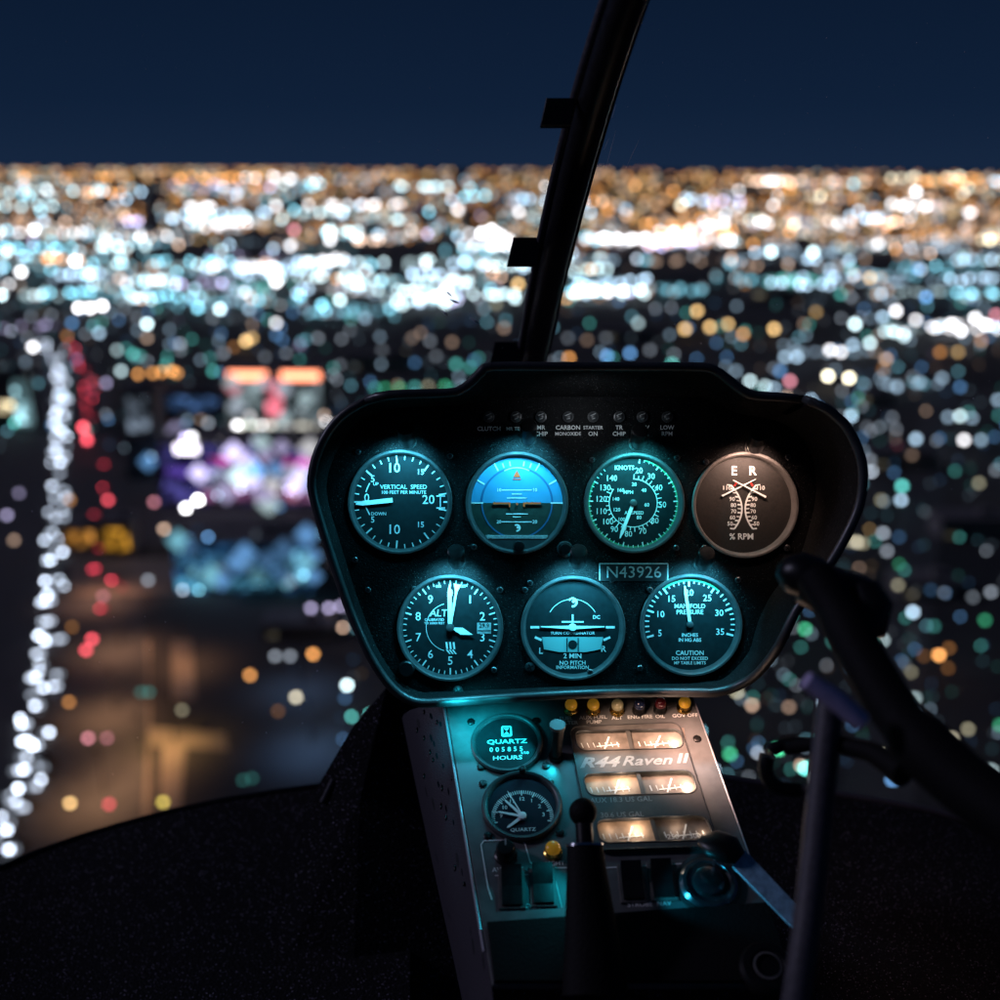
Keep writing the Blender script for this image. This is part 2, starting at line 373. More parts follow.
# ------------------------------------------------------------------ city lights
CC = dict(W=(1, .97, 1.0), B=(.55, .78, 1.0), D=(.20, .50, 1.0), C=(.30, .80, 1.0), T=(.16, .80, .72), N=(.10, .85, .42), O=(1.0, .42, .12), A=(1.0, .62, .25),
          E=(1.0, .66, .48), R=(1.0, .10, .14), P=(1.0, .36, .45), V=(.70, .62, 1.0), K=(.62, .70, .82), Y=(.80, .74, .50), H=(1.0, .90, .66), Z=(.75, .60, .12), L=(.72, .95, 1.0))
CNAME = dict(W='white', B='pale blue', D='deep blue', C='cyan', T='teal', N='green', O='orange', A='amber', E='peach', R='red', P='pink', V='lavender', K='grey', Y='khaki', H='warm white', Z='mustard yellow', L='icy white')
BLUR = 14.8
lamp_mesh = MB()
lamp_mesh.lathe([(.35, -.86), (.82, -.52), (1, 0), (.82, .52), (.35, .86)], 10, cap0=True, cap1=True)
lamp_mesh.m = 1
lamp_mesh.lathe([(.10, -5.0), (.10, -.87)], 6); lamp_mesh.lathe([(.4, .87), (.3, 1.1)], 8, cap1=True)
_proto = lamp_mesh.build('city_lamp', [M['lamp'], M['facade']]); LM = _proto.data
bpy.data.objects.remove(_proto)
def region(px, py):
    if px < 330 and py > 590: return 'over the brown lit plaza in front of the nose'
    if px < 100 and py > 330: return 'beside the boulevard traffic'
    if px < 330 and py > 400: return 'around the purple lit resort'
    if px < 480 and py > 300: return 'in the blocks left of the instrument panel'
    if px > 840 and py > 560: return 'beyond the dark cyclic stick'
    if px > 720 and py > 660: return 'below the right rim of the instrument panel'
    if px > 700 and py > 390: return 'right of the instrument panel'
    if px > 540 and py > 270: return 'above the right half of the instrument panel'
    if px > 590: return 'in the glowing band right of the windscreen post'
    return 'in the glowing band left of the windscreen post'
nlamps = 0
def city_lamp(px, py, c, b, s=5.2, label=None):
    """b: how bright the lamp's disc looks in the picture (sRGB 0-1, above 1 for burnt out)"""
    global nlamps
    h = 7.0
    if -ray(px, py).z < .0042: return
    p = G(px, py, h); dist = (RC.transposed() @ p).z * -1
    r = s*dist/FPX/2
    o = bpy.data.objects.new('city_lamp', LM); COL.objects.link(o)
    o.location = p; o.scale = (r, r, r)
    lin = 1.25*b**2.2 if b <= 1 else 1.0+(b-1)*4
    o.color = (*CC[c], lin*(BLUR/s)**2*1.02)
    rg = region(px, py)
    tone = ' dim' if b < .45 else ' bright' if b > .8 else ''
    tag(o, label or f'small{tone} {CNAME[c]} city light {rg}', 'city light', f'{tone} {CNAME[c]} lights {rg}'.strip() if not label else 'city lights that stand out')
    nlamps += 1
LIGHTS = '''
34,230,W,1.1 75,261,W,1.2 21,272,W,1.1 79,308,W,1.2 90,308,W,1.2 102,306,W,1.2 1,295,L,1.1 120,279,E,.8 153,266,E,.6 147,324,L,1.1 180,344,K,.5 252,338,A,.6 234,347,O,.35
276,323,W,.75 276,335,D,.4 198,308,C,.85 220,309,L,1.1 249,309,B,.6 99,333,B,.65 72,323,D,.5 67,336,O,.4 9,377,T,.5 33,347,W,1 106,383,V,.5
140,386,H,.65 138,374,O,.65 153,373,O,.65 162,372,O,.65 172,371,O,.75 177,373,O,.6 213,371,T,.5 216,389,K,.3 222,354,K,.32 133,354,T,.55 140,356,T,.4 117,350,L,.5 121,371,L,.65
237,425,W,.95 208,423,K,.5 147,338,E,.45 276,282,W,1.1 294,230,P,.7 276,206,W,.8 117,200,K,.6 290,246,W,.8 310,262,L,.9 330,240,W,.9 300,296,C,.8 322,305,C,.9 340,300,L,1
916,192,W,1.1 681,205,H,.85 711,226,W,1 702,228,V,.8 830,269,B,.6 849,261,B,.75 851,269,T,.5 788,264,E,.5 870,278,A,.75 881,278,E,.5 918,269,D,.6
926,297,D,.75 963,257,T,.45 965,226,K,.5 841,294,T,.5 851,297,K,.4 877,294,E,.45 888,290,E,.45 972,299,D,.3 946,285,K,.18 730,264,C,.55 751,280,C,.5 780,280,T,.5 795,281,T,.5 810,279,T,.45 824,281,C,.5
667,290,C,.5 680,288,C,.5 692,291,C,.45 702,290,C,.45 728,324,A,.7 743,334,O,.65 816,312,A,.45 804,324,E,.35 896,311,W,1.05
883,317,B,.75 916,320,W,.8 895,332,L,.85 904,336,L,.8 951,324,W,1 961,331,W,1 975,318,W,1 986,325,W,1 996,315,P,.7 870,343,L,.85 853,345,B,.7 830,350,W,.9 841,352,W,.85 797,357,B,.7 785,357,B,.65
886,359,E,.6 883,369,O,.35 940,352,O,.5 958,352,A,.5 981,341,O,.5 780,371,D,.55 736,371,B,.45 750,381,L,.8 765,386,L,.7 774,388,B,.6
867,427,K,.3 891,425,K,.22 897,387,B,.55 920,382,B,.5 942,378,B,.5 960,387,D,.45 960,416,L,.8 972,418,B,.5 948,417,B,.5 897,446,R,.25 912,455,E,.3 981,440,B,.55
870,460,K,.45 868,472,K,.45 979,483,Y,.45 996,470,K,.4 998,400,B,.55 672,364,T,.65
881,500,Y,.4 901,500,B,.75 925,512,K,.2 883,533,K,.6 899,537,D,.3 887,551,K,.5 850,541,Y,.45 857,542,H,.6 863,543,Y,.45 898,585,Y,.45 931,590,D,.25 973,597,K,.35 991,592,K,.5
985,620,N,.45 934,626,T,.35 880,612,T,.3 949,648,O,.35 924,656,O,.28 948,668,O,.3 883,640,L,.6 904,644,K,.18 911,672,Y,.4 904,663,K,.25 915,698,L,.55 952,738,H,.55 968,729,Y,.5
1000,725,N,.5 805,629,N,.65 737,692,Y,.65 752,705,E,.65 789,707,E,.45 892,780,D,.7 883,755,H,.55 901,761,Y,.45 992,770,L,.55
19,493,V,.4 7,515,V,.55 14,540,E,.45 70,500,O,.45 108,500,R,.75 154,502,P,.55 164,529,E,.65 224,562,W,.7 240,558,V,.7 250,555,V,.7 260,552,W,.7 319,533,C,.75
304,486,B,.55 280,507,D,.35 311,608,V,.6 329,608,V,.65 341,606,V,.6 148,580,K,.5 103,596,P,.45 122,587,R,.25 72,627,O,.35 69,702,O,.55 275,656,K,.5 290,656,K,.5
278,711,O,.3 345,698,D,.35 88,738,P,.65 107,738,P,.45 182,710,Y,.4 149,692,T,.3 141,692,T,.28 252,778,T,.25 243,780,T,.25
458,210,W,.85 482,233,W,1.2 492,230,W,1.2 500,235,W,1.1 508,240,W,1 518,284,A,.85 515,298,L,.9 478,298,K,.45 496,304,Y,.4 504,328,E,.4 456,364,T,.5 470,367,T,.45 578,292,H,1
594,291,W,1.1 608,292,W,1.1 622,291,W,1 640,290,L,1 604,238,W,1.2 618,240,W,1.2 632,239,W,1.1 646,238,W,1.1 660,232,W,1.1 674,232,W,1 690,230,W,.9 608,210,O,.6 626,209,B,.6
584,269,Y,.45 638,323,L,.55 569,358,O,.7 607,356,D,.7 630,353,D,.65 650,350,K,.35 568,338,K,.3 587,340,E,.3 606,338,K,.3 552,362,K,.3
382,350,K,.3 405,352,Y,.25 430,341,K,.35 350,330,K,.3 365,318,B,.5 390,309,C,.7 402,305,L,.8 420,300,W,.8 436,296,L,1 446,290,W,1 445,303,L,.9 412,338,E,.3 340,365,K,.3 320,380,K,.25
385,388,N,.4 400,388,N,.45 415,387,T,.45 428,386,Y,.4 445,386,N,.45 375,388,T,.4 452,342,E,.35 436,356,K,.3 300,345,V,.35 318,338,K,.4 265,357,K,.3
'''
_all = sorted([(float(a[3]), float(a[0]), float(a[1]), a[2]) for a in (tok.split(',') for tok in LIGHTS.split())], reverse=True)
REST = []
for i, (b_, x_, y_, c_) in enumerate(_all):
    if i < 255: city_lamp(x_, y_, c_, b_)
    else: REST.append((x_, y_, c_, b_, 4.4))
def rest(x, y, c, b, s, front=None): REST.append((x, min(y, front-2) if front else y, c, b, s, front))
for px, py, c, b, lb in (
    (19, 366, 'W', 1.2, 'bright white round light left of the bend in the boulevard'),
    (83, 427, 'R', 1.0, 'bright red light, upper of the close red pair beside the traffic'),
    (87, 440, 'R', .9, 'bright red light, lower of the close red pair beside the traffic'),
    (92, 639, 'R', .85, 'red light, upper of the touching red pair over the brown road'),
    (86, 650, 'R', .85, 'red light, lower of the touching red pair over the brown road'),
    (246, 341, 'A', .85, 'gold light alone above the pale hotel with two red roof signs'),
    (198, 500, 'W', 1.5, 'large burnt-out white floodlight under the purple resort'),
    (186, 508, 'W', 1.3, 'white floodlight touching the large one under the purple resort'),
    (219, 494, 'B', 1.1, 'bluish white floodlight right of the two touching floodlights'),
    (191, 560, 'W', 1.2, 'white light at the left end of the blue lit pool building roof'),
    (204, 561, 'W', 1.2, 'second white light on the left end of the blue lit roof'),
    (308, 533, 'W', 1.1, 'white light beside the left rim of the instrument panel'),
    (313, 654, 'O', .85, 'orange light nearest to the left edge of the instrument panel'),
    (250, 675, 'O', .75, 'orange light over the dark lot left of the panel'),
    (296, 697, 'H', .75, 'pale tan light below the orange one left of the panel'),
    (347, 685, 'L', 1.15, 'icy white light just left of the panel lower corner'),
    (70, 803, 'A', .85, 'apricot light low over the plaza beside the traffic'),
    (109, 804, 'R', .65, 'salmon red light low over the plaza'),
    (163, 802, 'Z', .75, 'mustard yellow light at the edge of the black nose'),
    (939, 655, 'O', 1.0, 'vivid orange light right of the cyclic arm'),
    (913, 612, 'B', .9, 'single sky blue light right of the cyclic grip'),
    (828, 376, 'H', 1.2, 'left of two warm white lights above the panel shoulder'),
    (849, 378, 'H', 1.2, 'right of two warm white lights above the panel shoulder'),
    (790, 381, 'P', .75, 'pink light touching the panel right shoulder'),
    (771, 252, 'L', 1.1, 'left of two blue white lights below the bright band'),
    (813, 252, 'L', 1.1, 'right of two blue white lights below the bright band'),
    (855, 324, 'L', 1.1, 'lone blue white disc left of the white cluster by the right edge'),
    (685, 329, 'A', .8, 'first of the amber row above the panel, lowest on its left'),
    (697, 311, 'A', .8, 'amber light standing above the amber row over the panel'),
    (710, 327, 'A', .8, 'middle light of the amber row above the panel'),
    (774, 329, 'A', .85, 'amber light alone right of the amber row above the panel'),
    (851, 416, 'B', .8, 'pale blue light beside the panel upper right corner'),
    (916, 439, 'B', .75, 'blue light halfway between the panel and the right edge'),
    (964, 440, 'W', .9, 'white light nearest the right edge beside the panel'),
    (902, 486, 'T', .8, 'bright teal light right of the rpm gauge'),
    (730, 754, 'N', .7, 'mint green light right of the fuel gauge cluster'),
    (778, 749, 'N', 1.0, 'green light behind the black ring of the cyclic'),
    (805, 768, 'T', 1.2, 'brightest turquoise light seen through the ring of the cyclic')):
    city_lamp(px, py, c, b, 5.6, lb)

_r = random.Random(3)
for _ in range(46): rest(_r.uniform(195, 322), _r.gauss(466, 17), _r.choice('VVWWPBLD'), _r.choice((.35, .5, .65, .85)), 5., 506)
for _ in range(26): rest(_r.uniform(182, 318), _r.gauss(556, 18), _r.choice('CBDDK'), _r.choice((.25, .35, .45, .6)), 4., 592)
for _ in range(10): rest(_r.uniform(0, 30), _r.uniform(360, 450), _r.choice('LCTW'), _r.choice((.4, .6, .8)), 4., 430)
for x_, y_, c_, b_, z_ in ((180, 445, 'W', 1.2, 7), (192, 437, 'W', 1.2, 7), (206, 445, 'W', 1.2, 7), (192, 456, 'W', 1.2, 7), (199, 450, 'W', 1.1, 7), (185, 438, 'V', .9, 7), (172, 446, 'V', .7, 8), (216, 445, 'V', .7, 8), (180, 460, 'V', .6, 8), (204, 462, 'V', .6, 8), (166, 452, 'D', .5, 8), (222, 454, 'P', .5, 8)): rest(x_, y_, c_, b_, z_, 506)  # violet, blue and pink ones are added bloom around the screen
for x_, y_, c_, b_ in ((240, 456, 'P', .8), (250, 455, 'P', .8), (259, 454, 'P', .7), (288, 445, 'P', .7), (228, 470, 'W', .7), (246, 474, 'W', .8), (262, 470, 'L', .8), (278, 476, 'L', .7), (296, 468, 'W', .8), (310, 460, 'W', .8), (314, 474, 'B', .7), (240, 488, 'V', .6), (266, 492, 'P', .6), (290, 490, 'V', .6)): rest(x_, y_, c_, b_, 7, 506)
for _ in range(20): rest(_r.uniform(176, 330), _r.uniform(436, 508), _r.choice('WVBVLD'), _r.choice((.35, .45, .55)), _r.uniform(16, 26), 512)
for _ in range(14): rest(_r.uniform(172, 320), _r.uniform(528, 600), _r.choice('CDDBD'), _r.choice((.22, .3, .4)), _r.uniform(16, 28), 598)
for _ in range(9): rest(_r.uniform(222, 330), _r.uniform(376, 440), _r.choice('LWKLP'), _r.choice((.3, .4, .5)), _r.uniform(14, 22), 443)
for _ in range(8): rest(_r.uniform(146, 206), _r.uniform(430, 470), _r.choice('VDVD'), _r.choice((.3, .4)), _r.uniform(16, 24), 484)
for _ in range(26): rest(_r.uniform(200, 318), _r.uniform(444, 498), _r.choice('WVVPLB'), _r.choice((.35, .45, .55)), 11, 506)
for _ in range(16): rest(_r.uniform(182, 312), _r.uniform(538, 588), _r.choice('CDDB'), _r.choice((.25, .35, .45)), 11, 592)
for _ in range(12): rest(_r.uniform(232, 320), _r.uniform(380, 432), _r.choice('LWKE'), _r.choice((.3, .45, .55)), 11, 437)
for _ in range(22): rest(_r.uniform(226, 326), _r.gauss(412, 13), _r.choice('WLWTKE'), _r.choice((.4, .55, .7, .9)), 4., 437)
for _ in range(14): rest(_r.uniform(148, 215), _r.gauss(450, 14), _r.choice('VDVDB'), _r.choice((.3, .45, .6)), 4., 480)
# the far city: thousands of lights that read as one glowing mass
class Far:
    def __init__(s): s.b = {}
    def put(s, px, py, c, b, size, front=None):
        if -ray(px, py).z < .0032: return
        if front: f = G(px, front, 0); p = P(px, py, -(RC.transposed() @ f).z-2.5)
        else: p = G(px, py, 6.0)
        d = -(RC.transposed() @ p).z; r = size*d/FPX/2
        m = s.b.setdefault(c, MB()); lv = (0 if b < .28 else 1 if b < .55 else 2) + (3 if size > 8 else 0)
        m.m = lv
        m.add([(p.x+x*r, p.y+y*r, p.z+z*r) for x, y, z in ((1, 0, 0), (0, 1, 0), (-1, 0, 0), (0, -1, 0), (0, 0, 1), (0, 0, -1))],
              [(0, 1, 4), (1, 2, 4), (2, 3, 4), (3, 0, 4), (1, 0, 5), (2, 1, 5), (3, 2, 5), (0, 3, 5)])
    def done(s):
        allb = MB(); mats = []
        for c, m in s.b.items():
            base = len(mats)
            for lv in (.16, .40, .78): mats.append(emit(f'far_{CNAME[c].replace(" ", "_")}_light', CC[c], lv**2.2*(BLUR/4.4)**2*(1.0 if c in 'OAE' else 1.15)))
            for lv in (.30, .46, .74): mats.append(emit(f'soft_{CNAME[c].replace(" ", "_")}_bloom', CC[c], lv**2.2*3.2))  # big soft blobs are added glow around the lit buildings
            off = len(allb.v); allb.v += m.v; allb.f += [tuple(off+i for i in f) for f in m.f]; allb.mi += [base+i for i in m.mi]
        tag(allb.build('far_city_lights', mats), 'dense band of tiny city lights glowing towards the horizon', 'city lights', kind='stuff')
far = Far(); rnd = random.Random(21)
def pick(tbl):
    t = rnd.random()*sum(q for _, q in tbl)
    for c, q in tbl:
        t -= q
        if t <= 0: return c
    return tbl[-1][0]
for q_ in REST: far.put(*q_)
for _ in range(1700):                        # sodium glow close under the horizon
    y = 170.2 + 70*rnd.random()**2.3; far.put(rnd.uniform(-40, 1040), y, pick((('O', 5), ('E', 4), ('A', 3), ('H', 1))), rnd.choice((.2, .3, .3, .5)), 4.4)
for _ in range(420):                         # orange haze of the right half
    far.put(rnd.uniform(560, 1040), rnd.uniform(190, 246), pick((('O', 5), ('E', 4), ('A', 2), ('K', 1))), rnd.choice((.2, .3, .4)), 4.4)
ROWS = ((-20, 105, 190, 'L', .8, 26), (-20, 95, 222, 'E', .6, 18), (-20, 90, 232, 'W', .75, 20), (95, 185, 236, 'W', .75, 24), (180, 260, 226, 'W', .8, 18), (190, 300, 188, 'V', .6, 18),
        (-20, 130, 255, 'L', .7, 26), (-20, 150, 268, 'C', .6, 22), (160, 205, 267, 'L', .7, 12), (205, 275, 266, 'W', 1., 26), (130, 180, 281, 'L', .75, 22), (110, 155, 297, 'L', .75, 16), (20, 60, 296, 'L', .7, 12),
        (170, 300, 302, 'C', .55, 34), (190, 300, 288, 'T', .4, 20), (300, 345, 262, 'W', .9, 18), (300, 470, 235, 'W', .7, 30), (300, 440, 205, 'E', .5, 20), (330, 470, 262, 'L', .8, 30), (340, 470, 282, 'L', .85, 40),
        (300, 380, 312, 'C', .6, 24), (380, 460, 300, 'L', .9, 22), (470, 540, 246, 'W', .85, 22), (470, 530, 265, 'L', .8, 16), (430, 540, 188, 'O', .5, 18),
        (585, 740, 240, 'W', .95, 60), (700, 845, 222, 'W', .75, 40), (740, 800, 221, 'H', .75, 12), (700, 740, 203, 'V', .7, 14), (890, 950, 206, 'W', .8, 24), (960, 1030, 190, 'H', .7, 16), (780, 880, 184, 'E', .6, 24),
        (570, 650, 291, 'L', .95, 26), (650, 700, 290, 'C', .5, 16), (700, 765, 280, 'C', .5, 18), (765, 830, 281, 'T', .5, 22), (850, 1030, 252, 'K', .35, 20), (870, 990, 240, 'O', .4, 20),
        (780, 880, 352, 'B', .55, 18), (880, 920, 330, 'L', .7, 14), (930, 1020, 326, 'W', .85, 34), (860, 940, 384, 'B', .4, 14), (930, 1010, 352, 'O', .35, 10), (0, 60, 325, 'V', .5, 10), (60, 280, 318, 'K', .3, 16))
for x0, x1, y, c, b, n in ROWS:
    for i in range(int(n*1.0)):
        cc = c if rnd.random() < .7 else pick((('W', 2), ('B', 4), ('V', 1), ('E', 1), ('C', 3)))
        far.put(rnd.uniform(x0, x1), y+rnd.gauss(0, 1.7), cc, b*rnd.uniform(.3, 1.0), 4.4)
for _ in range(230):                         # short streets of like lamps
    y = 178+120*rnd.random(); x = rnd.uniform(-30, 1030); rt = x > 590
    if rt and y > 262 and rnd.random() < .55: continue
    c_ = pick((('L', 5), ('B', 5), ('C', 4), ('W', 3), ('V', 1), ('E', 2), ('O', 1))) if not rt or y > 244 else pick((('E', 4), ('O', 4), ('H', 2), ('W', 2), ('B', 2)))
    ln = rnd.uniform(12, 95); b0 = rnd.choice((.25, .35, .45, .6, .8)); sl_ = rnd.gauss(0, .03)
    for k in range(int(3+ln/7.5)):
        u = rnd.uniform(-.5, .5); far.put(x+ln*u, y+ln*u*sl_+rnd.gauss(0, .8), c_, b0*rnd.uniform(.5, 1.1), 4.4)
for _ in range(330):
    y = 182+118*rnd.random(); x = rnd.uniform(-30, 1030)
    if x > 600 and y > 262 and rnd.random() < .6: continue
    far.put(x, y, pick((('W', 2), ('L', 4), ('B', 6), ('C', 4), ('V', 1), ('E', 2), ('O', 1))) if x < 560 else pick((('E', 4), ('W', 2), ('O', 3), ('K', 2), ('B', 1))), rnd.choice((.2, .3, .4, .6, .8)), 4.4)
for _ in range(560):                         # thinning towards the helicopter
    y = 300+150*rnd.random()**1.6; x = rnd.uniform(-20, 1030)
    far.put(x, y, pick((('K', 3), ('B', 4), ('E', 1), ('T', 3), ('C', 2), ('D', 4))), rnd.choice((.15, .2, .2, .3, .5)), 4.4)
for _ in range(230):
    y = 390+390*rnd.random(); x = rnd.uniform(720, 1020)
    far.put(x, y, pick((('K', 3), ('T', 4), ('D', 4), ('N', 1), ('C', 3), ('B', 4))), rnd.choice((.12, .15, .2, .3, .45)), 4.4)
for _ in range(420):                         # the blocks that the panel hides from the pilot's seat
    far.put(rnd.uniform(330, 880), 385+400*rnd.random()**1.3, pick((('K', 3), ('B', 4), ('E', 2), ('T', 3), ('C', 2), ('D', 3), ('A', 2))), rnd.choice((.15, .2, .3, .45, .6)), 4.4)
for _ in range(320):                         # and beyond the frame on both sides
    x = rnd.choice((rnd.uniform(-320, -30), rnd.uniform(1030, 1320))); far.put(x, 180+400*rnd.random()**2, pick((('K', 3), ('B', 4), ('E', 2), ('L', 3), ('C', 2), ('O', 3))), rnd.choice((.2, .3, .45, .6)), 4.4)
far.done()

# ------------------------------------------------------------------ buildings
def building(px0, px1, pyb, height_px, depth, label, cat, wall=M['facade'], name='building'):
    a, b = G(px0, pyb), G(px1, pyb); c = (a+b)/2; d = -(RC.transposed() @ c).z
    t = thing(name, label, cat, Matrix.Translation(c))
    wd = (b-a).length; hh = height_px*d/FPX
    q = MB(); q.box((0, depth/2, hh/2), (wd, depth, hh)); q.build('wall', wall, t)
    q = MB(); q.box((0, depth/2, hh+.35), (wd+.6, depth+.6, .7)); rf = q.build('roof', M['facade'], t)
    q = MB(); q.box((wd*.2, depth*.5, hh+1.7), (wd*.18, depth*.3, 2.0)); q.build('plant_room', M['facade'], t)
    m = d/FPX; nl = [0]
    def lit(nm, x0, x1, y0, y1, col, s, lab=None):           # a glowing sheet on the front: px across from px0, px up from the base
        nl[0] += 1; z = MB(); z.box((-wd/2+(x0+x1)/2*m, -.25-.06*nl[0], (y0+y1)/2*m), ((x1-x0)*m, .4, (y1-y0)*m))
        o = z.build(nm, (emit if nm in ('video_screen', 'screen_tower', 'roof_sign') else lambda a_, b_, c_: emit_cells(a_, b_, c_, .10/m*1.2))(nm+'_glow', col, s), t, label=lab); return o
    return t, lit
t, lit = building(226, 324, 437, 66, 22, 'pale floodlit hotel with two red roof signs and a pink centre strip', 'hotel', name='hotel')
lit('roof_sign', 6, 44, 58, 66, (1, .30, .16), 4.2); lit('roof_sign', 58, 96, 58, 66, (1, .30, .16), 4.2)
lit('glowing_wall', 4, 40, 20, 56, (.48, .62, .66), .38); lit('glowing_wall', 60, 96, 20, 56, (.46, .60, .66), .38)  # wall sheets glow by themselves, standing in for floodlight falling on them
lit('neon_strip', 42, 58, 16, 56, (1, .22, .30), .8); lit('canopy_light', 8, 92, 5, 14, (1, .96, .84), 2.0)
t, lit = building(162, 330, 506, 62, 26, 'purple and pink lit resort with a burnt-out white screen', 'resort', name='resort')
lit('glowing_wall', 0, 168, 2, 62, (.16, .14, .60), .16); lit('video_screen', 18, 40, 55, 63, (.95, .86, 1), 5.)
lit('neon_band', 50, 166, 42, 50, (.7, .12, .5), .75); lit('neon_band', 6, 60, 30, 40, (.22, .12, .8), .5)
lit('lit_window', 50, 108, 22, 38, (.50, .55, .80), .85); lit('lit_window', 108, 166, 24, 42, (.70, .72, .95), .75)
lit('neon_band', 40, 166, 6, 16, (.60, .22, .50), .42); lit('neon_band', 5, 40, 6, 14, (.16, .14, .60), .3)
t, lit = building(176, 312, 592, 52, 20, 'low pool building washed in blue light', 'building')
lit('glowing_wall', 0, 136, 0, 50, (.03, .12, .30), .3); lit('glowing_wall', 2, 104, 3, 14, (.08, .32, .50), .75); lit('glowing_wall', 4, 130, 22, 40, (.05, .18, .34), .6); lit('lit_window', 112, 134, 10, 44, (.14, .42, .62), .6)
t, lit = building(128, 160, 480, 92, 14, 'slim grey tower lit from below left of the purple resort', 'tower', name='tower')
lit('lit_window', 6, 26, 50, 84, (.16, .20, .26), .5)
t, lit = building(-10, 30, 430, 60, 14, 'cyan and cream lit corner building left of the traffic', 'building')
lit('shop_sign', 6, 26, 18, 28, (1, .82, .5), 1.5); lit('shop_sign', 28, 44, 4, 50, (.5, .9, 1), .9)
t, lit = building(140, 226, 425, 34, 14, 'dark blue block behind the purple resort', 'building')
lit('lit_window', 8, 80, 16, 28, (.05, .11, .26), .9)
t, lit = building(60, 100, 548, 20, 10, 'small amber lit shop beside the boulevard', 'shop', name='shop')
lit('shop_sign', 6, 34, 2, 18, (1, .42, .08), .45)
t, lit = building(102, 132, 556, 34, 10, 'gold lit shop front right of the amber one', 'shop', name='shop')
lit('shop_sign', 2, 28, 6, 28, (1, .46, .05), .45)
for px0, px1, pyb, hp, wd_, lb in ((345, 420, 372, 16, 14, 'dark low warehouse left of the panel top'), (600, 668, 343, 12, 16, 'dark long roof behind the amber row of lights'), (870, 935, 470, 16, 14, 'dark low block right of the rpm gauge'),
        (940, 1010, 540, 20, 12, 'dark flat block at the right edge beside the panel'), (900, 960, 600, 16, 12, 'dark flat block above the cyclic arm'), (750, 800, 300, 8, 20, 'dark roof under the teal lights'),
        (855, 895, 405, 10, 14, 'dark roof between the blue lights right of the panel'), 
        (262, 330, 640, 14, 10, 'dark low block left of the panel lower half')):
    t, lit = building(px0, px1, pyb, hp, wd_, lb, 'building')
    lit('lit_window', 6, 14, 3, 7, (.8, .7, .5), .6)

# real lamps that wash the plaza and kerbs with sodium light
def flood(px, py, h, power, col, name='plaza_floodlight', label=None):
    p = G(px, py, 0); t = thing(name, label, 'floodlight', Matrix.Translation(p))
    q = MB(); q.lathe([(.14, 0), (.08, h)], 8, 0, 2.2); q.tube([(0, 2.2, h), (0, .3, h+.25)], .06, 6); q.build('pole', M['rubber'], t)
    q = MB(); q.lathe([(.5, h), (.45, h+.2), (.1, h+.35)], 10, cap1=True); q.build('lamp_head', M['rubber'], t)
    d = bpy.data.lights.new('floodlight', 'SPOT'); d.energy = power*4.5; d.color = col; d.spot_size = R(140); d.spot_blend = .8; d.shadow_soft_size = .3
    o = bpy.data.objects.new('floodlight', d); COL.objects.link(o); o.parent = t; o.location = (0, -.2, h-.15)
for i, (px, py, pw, c, lb) in enumerate(((100, 800, 2600, (1, .52, .26), 'sodium floodlight lowest beside the traffic'), (112, 715, 2600, (1, .50, .25), 'sodium floodlight over the middle of the brown road'),
        (172, 745, 1400, (1, .58, .18), 'gold floodlight over the lit yard near the nose'), (140, 765, 1800, (1, .50, .26), 'sodium floodlight over the second brown lane'), (118, 650, 2400, (1, .50, .28), 'sodium floodlight where the brown road begins'),
        (100, 600, 2200, (1, .48, .3), 'sodium floodlight behind the red lights'), (182, 665, 1200, (1, .5, .26), 'sodium floodlight over the dark lot'), (310, 750, 1500, (.25, .5, 1), 'blue floodlight beside the panel support'), (300, 690, 900, (.25, .5, 1), 'blue floodlight over the lot left of the panel corner'))):
    flood(px, py, 11, pw, c, label=lb)

# ------------------------------------------------------------------ traffic on the boulevard
def car_proto(col, s, label, group):
    t = thing('car', label, 'car', group=group)
    b = MB(); b.box((0, 0, .62), (1.8, 4.4, .62)); b.add([(-.8, -1.5, .93), (.8, -1.5, .93), (.8, 1.2, .93), (-.8, 1.2, .93), (-.65, -.9, 1.45), (.65, -.9, 1.45), (.65, .7, 1.45), (-.65, .7, 1.45)],
                [(0, 1, 5, 4), (1, 2, 6, 5), (2, 3, 7, 6), (3, 0, 4, 7), (4, 5, 6, 7)])
    b.build('body', M['car'], t)
    em = M['lamp']
    for sx_ in (-.55, .55):
        q = MB(); q.box((sx_, -2.26, .95), (.98, .14, .80)); hl = q.build('headlight' if 'head' in label else 'tail_light', em, t); hl.color = (*col, s)
    for sx_ in (-.85, .85):
        for sy in (-1.4, 1.4):
            q = MB(); q.tube([(sx_-.1, sy, .32), (sx_+.1, sy, .32)], .32, 12); q.build('wheel', M['rubber'], t)
    return t
def copy_thing(r, M4):
    o = r.copy(); COL.objects.link(o); o.matrix_world = M4
    for ch in r.children:
        c = ch.copy(); COL.objects.link(c); c.parent = o
        if 'light' in c.name: c.color = (*ch.color[:3], ch.color[3]*rc.choice((.08, .16, .3, .6, 1.0, 1.6)))
    return o
path = smooth_loop(BOUL, 12, False)
def pt_at(y, off):
    best = min(range(len(path)-1), key=lambda i: abs(path[i][1]-y))
    p = G(*path[best]); q = G(*path[best+1]); t = (q-p); t.z = 0; t.normalize(); s_ = Vector((t.y, -t.x, 0))
    return p + s_*off, t
white = car_proto((.72, .82, 1.0), 10., 'car with burnt-out white headlights in the oncoming boulevard stream', 'oncoming cars on the boulevard')
redc = car_proto((1.0, .07, .12), 4.2, 'car showing red tail lights on the outbound side of the boulevard', 'outbound cars on the boulevard')
first = {0: True, 1: True}; rc = random.Random(5)
def put_car(kind, y, off):
    p, t = pt_at(y, off); a = math.atan2(t.y, t.x)-PI/2
    M4 = Matrix.Translation(p+Vector((0, 0, .03))) @ Matrix.Rotation(a, 4, 'Z')
    r = white if kind == 0 else redc
    if first[kind]: r.matrix_world = M4; first[kind] = False
    else: copy_thing(r, M4)
y = 868.
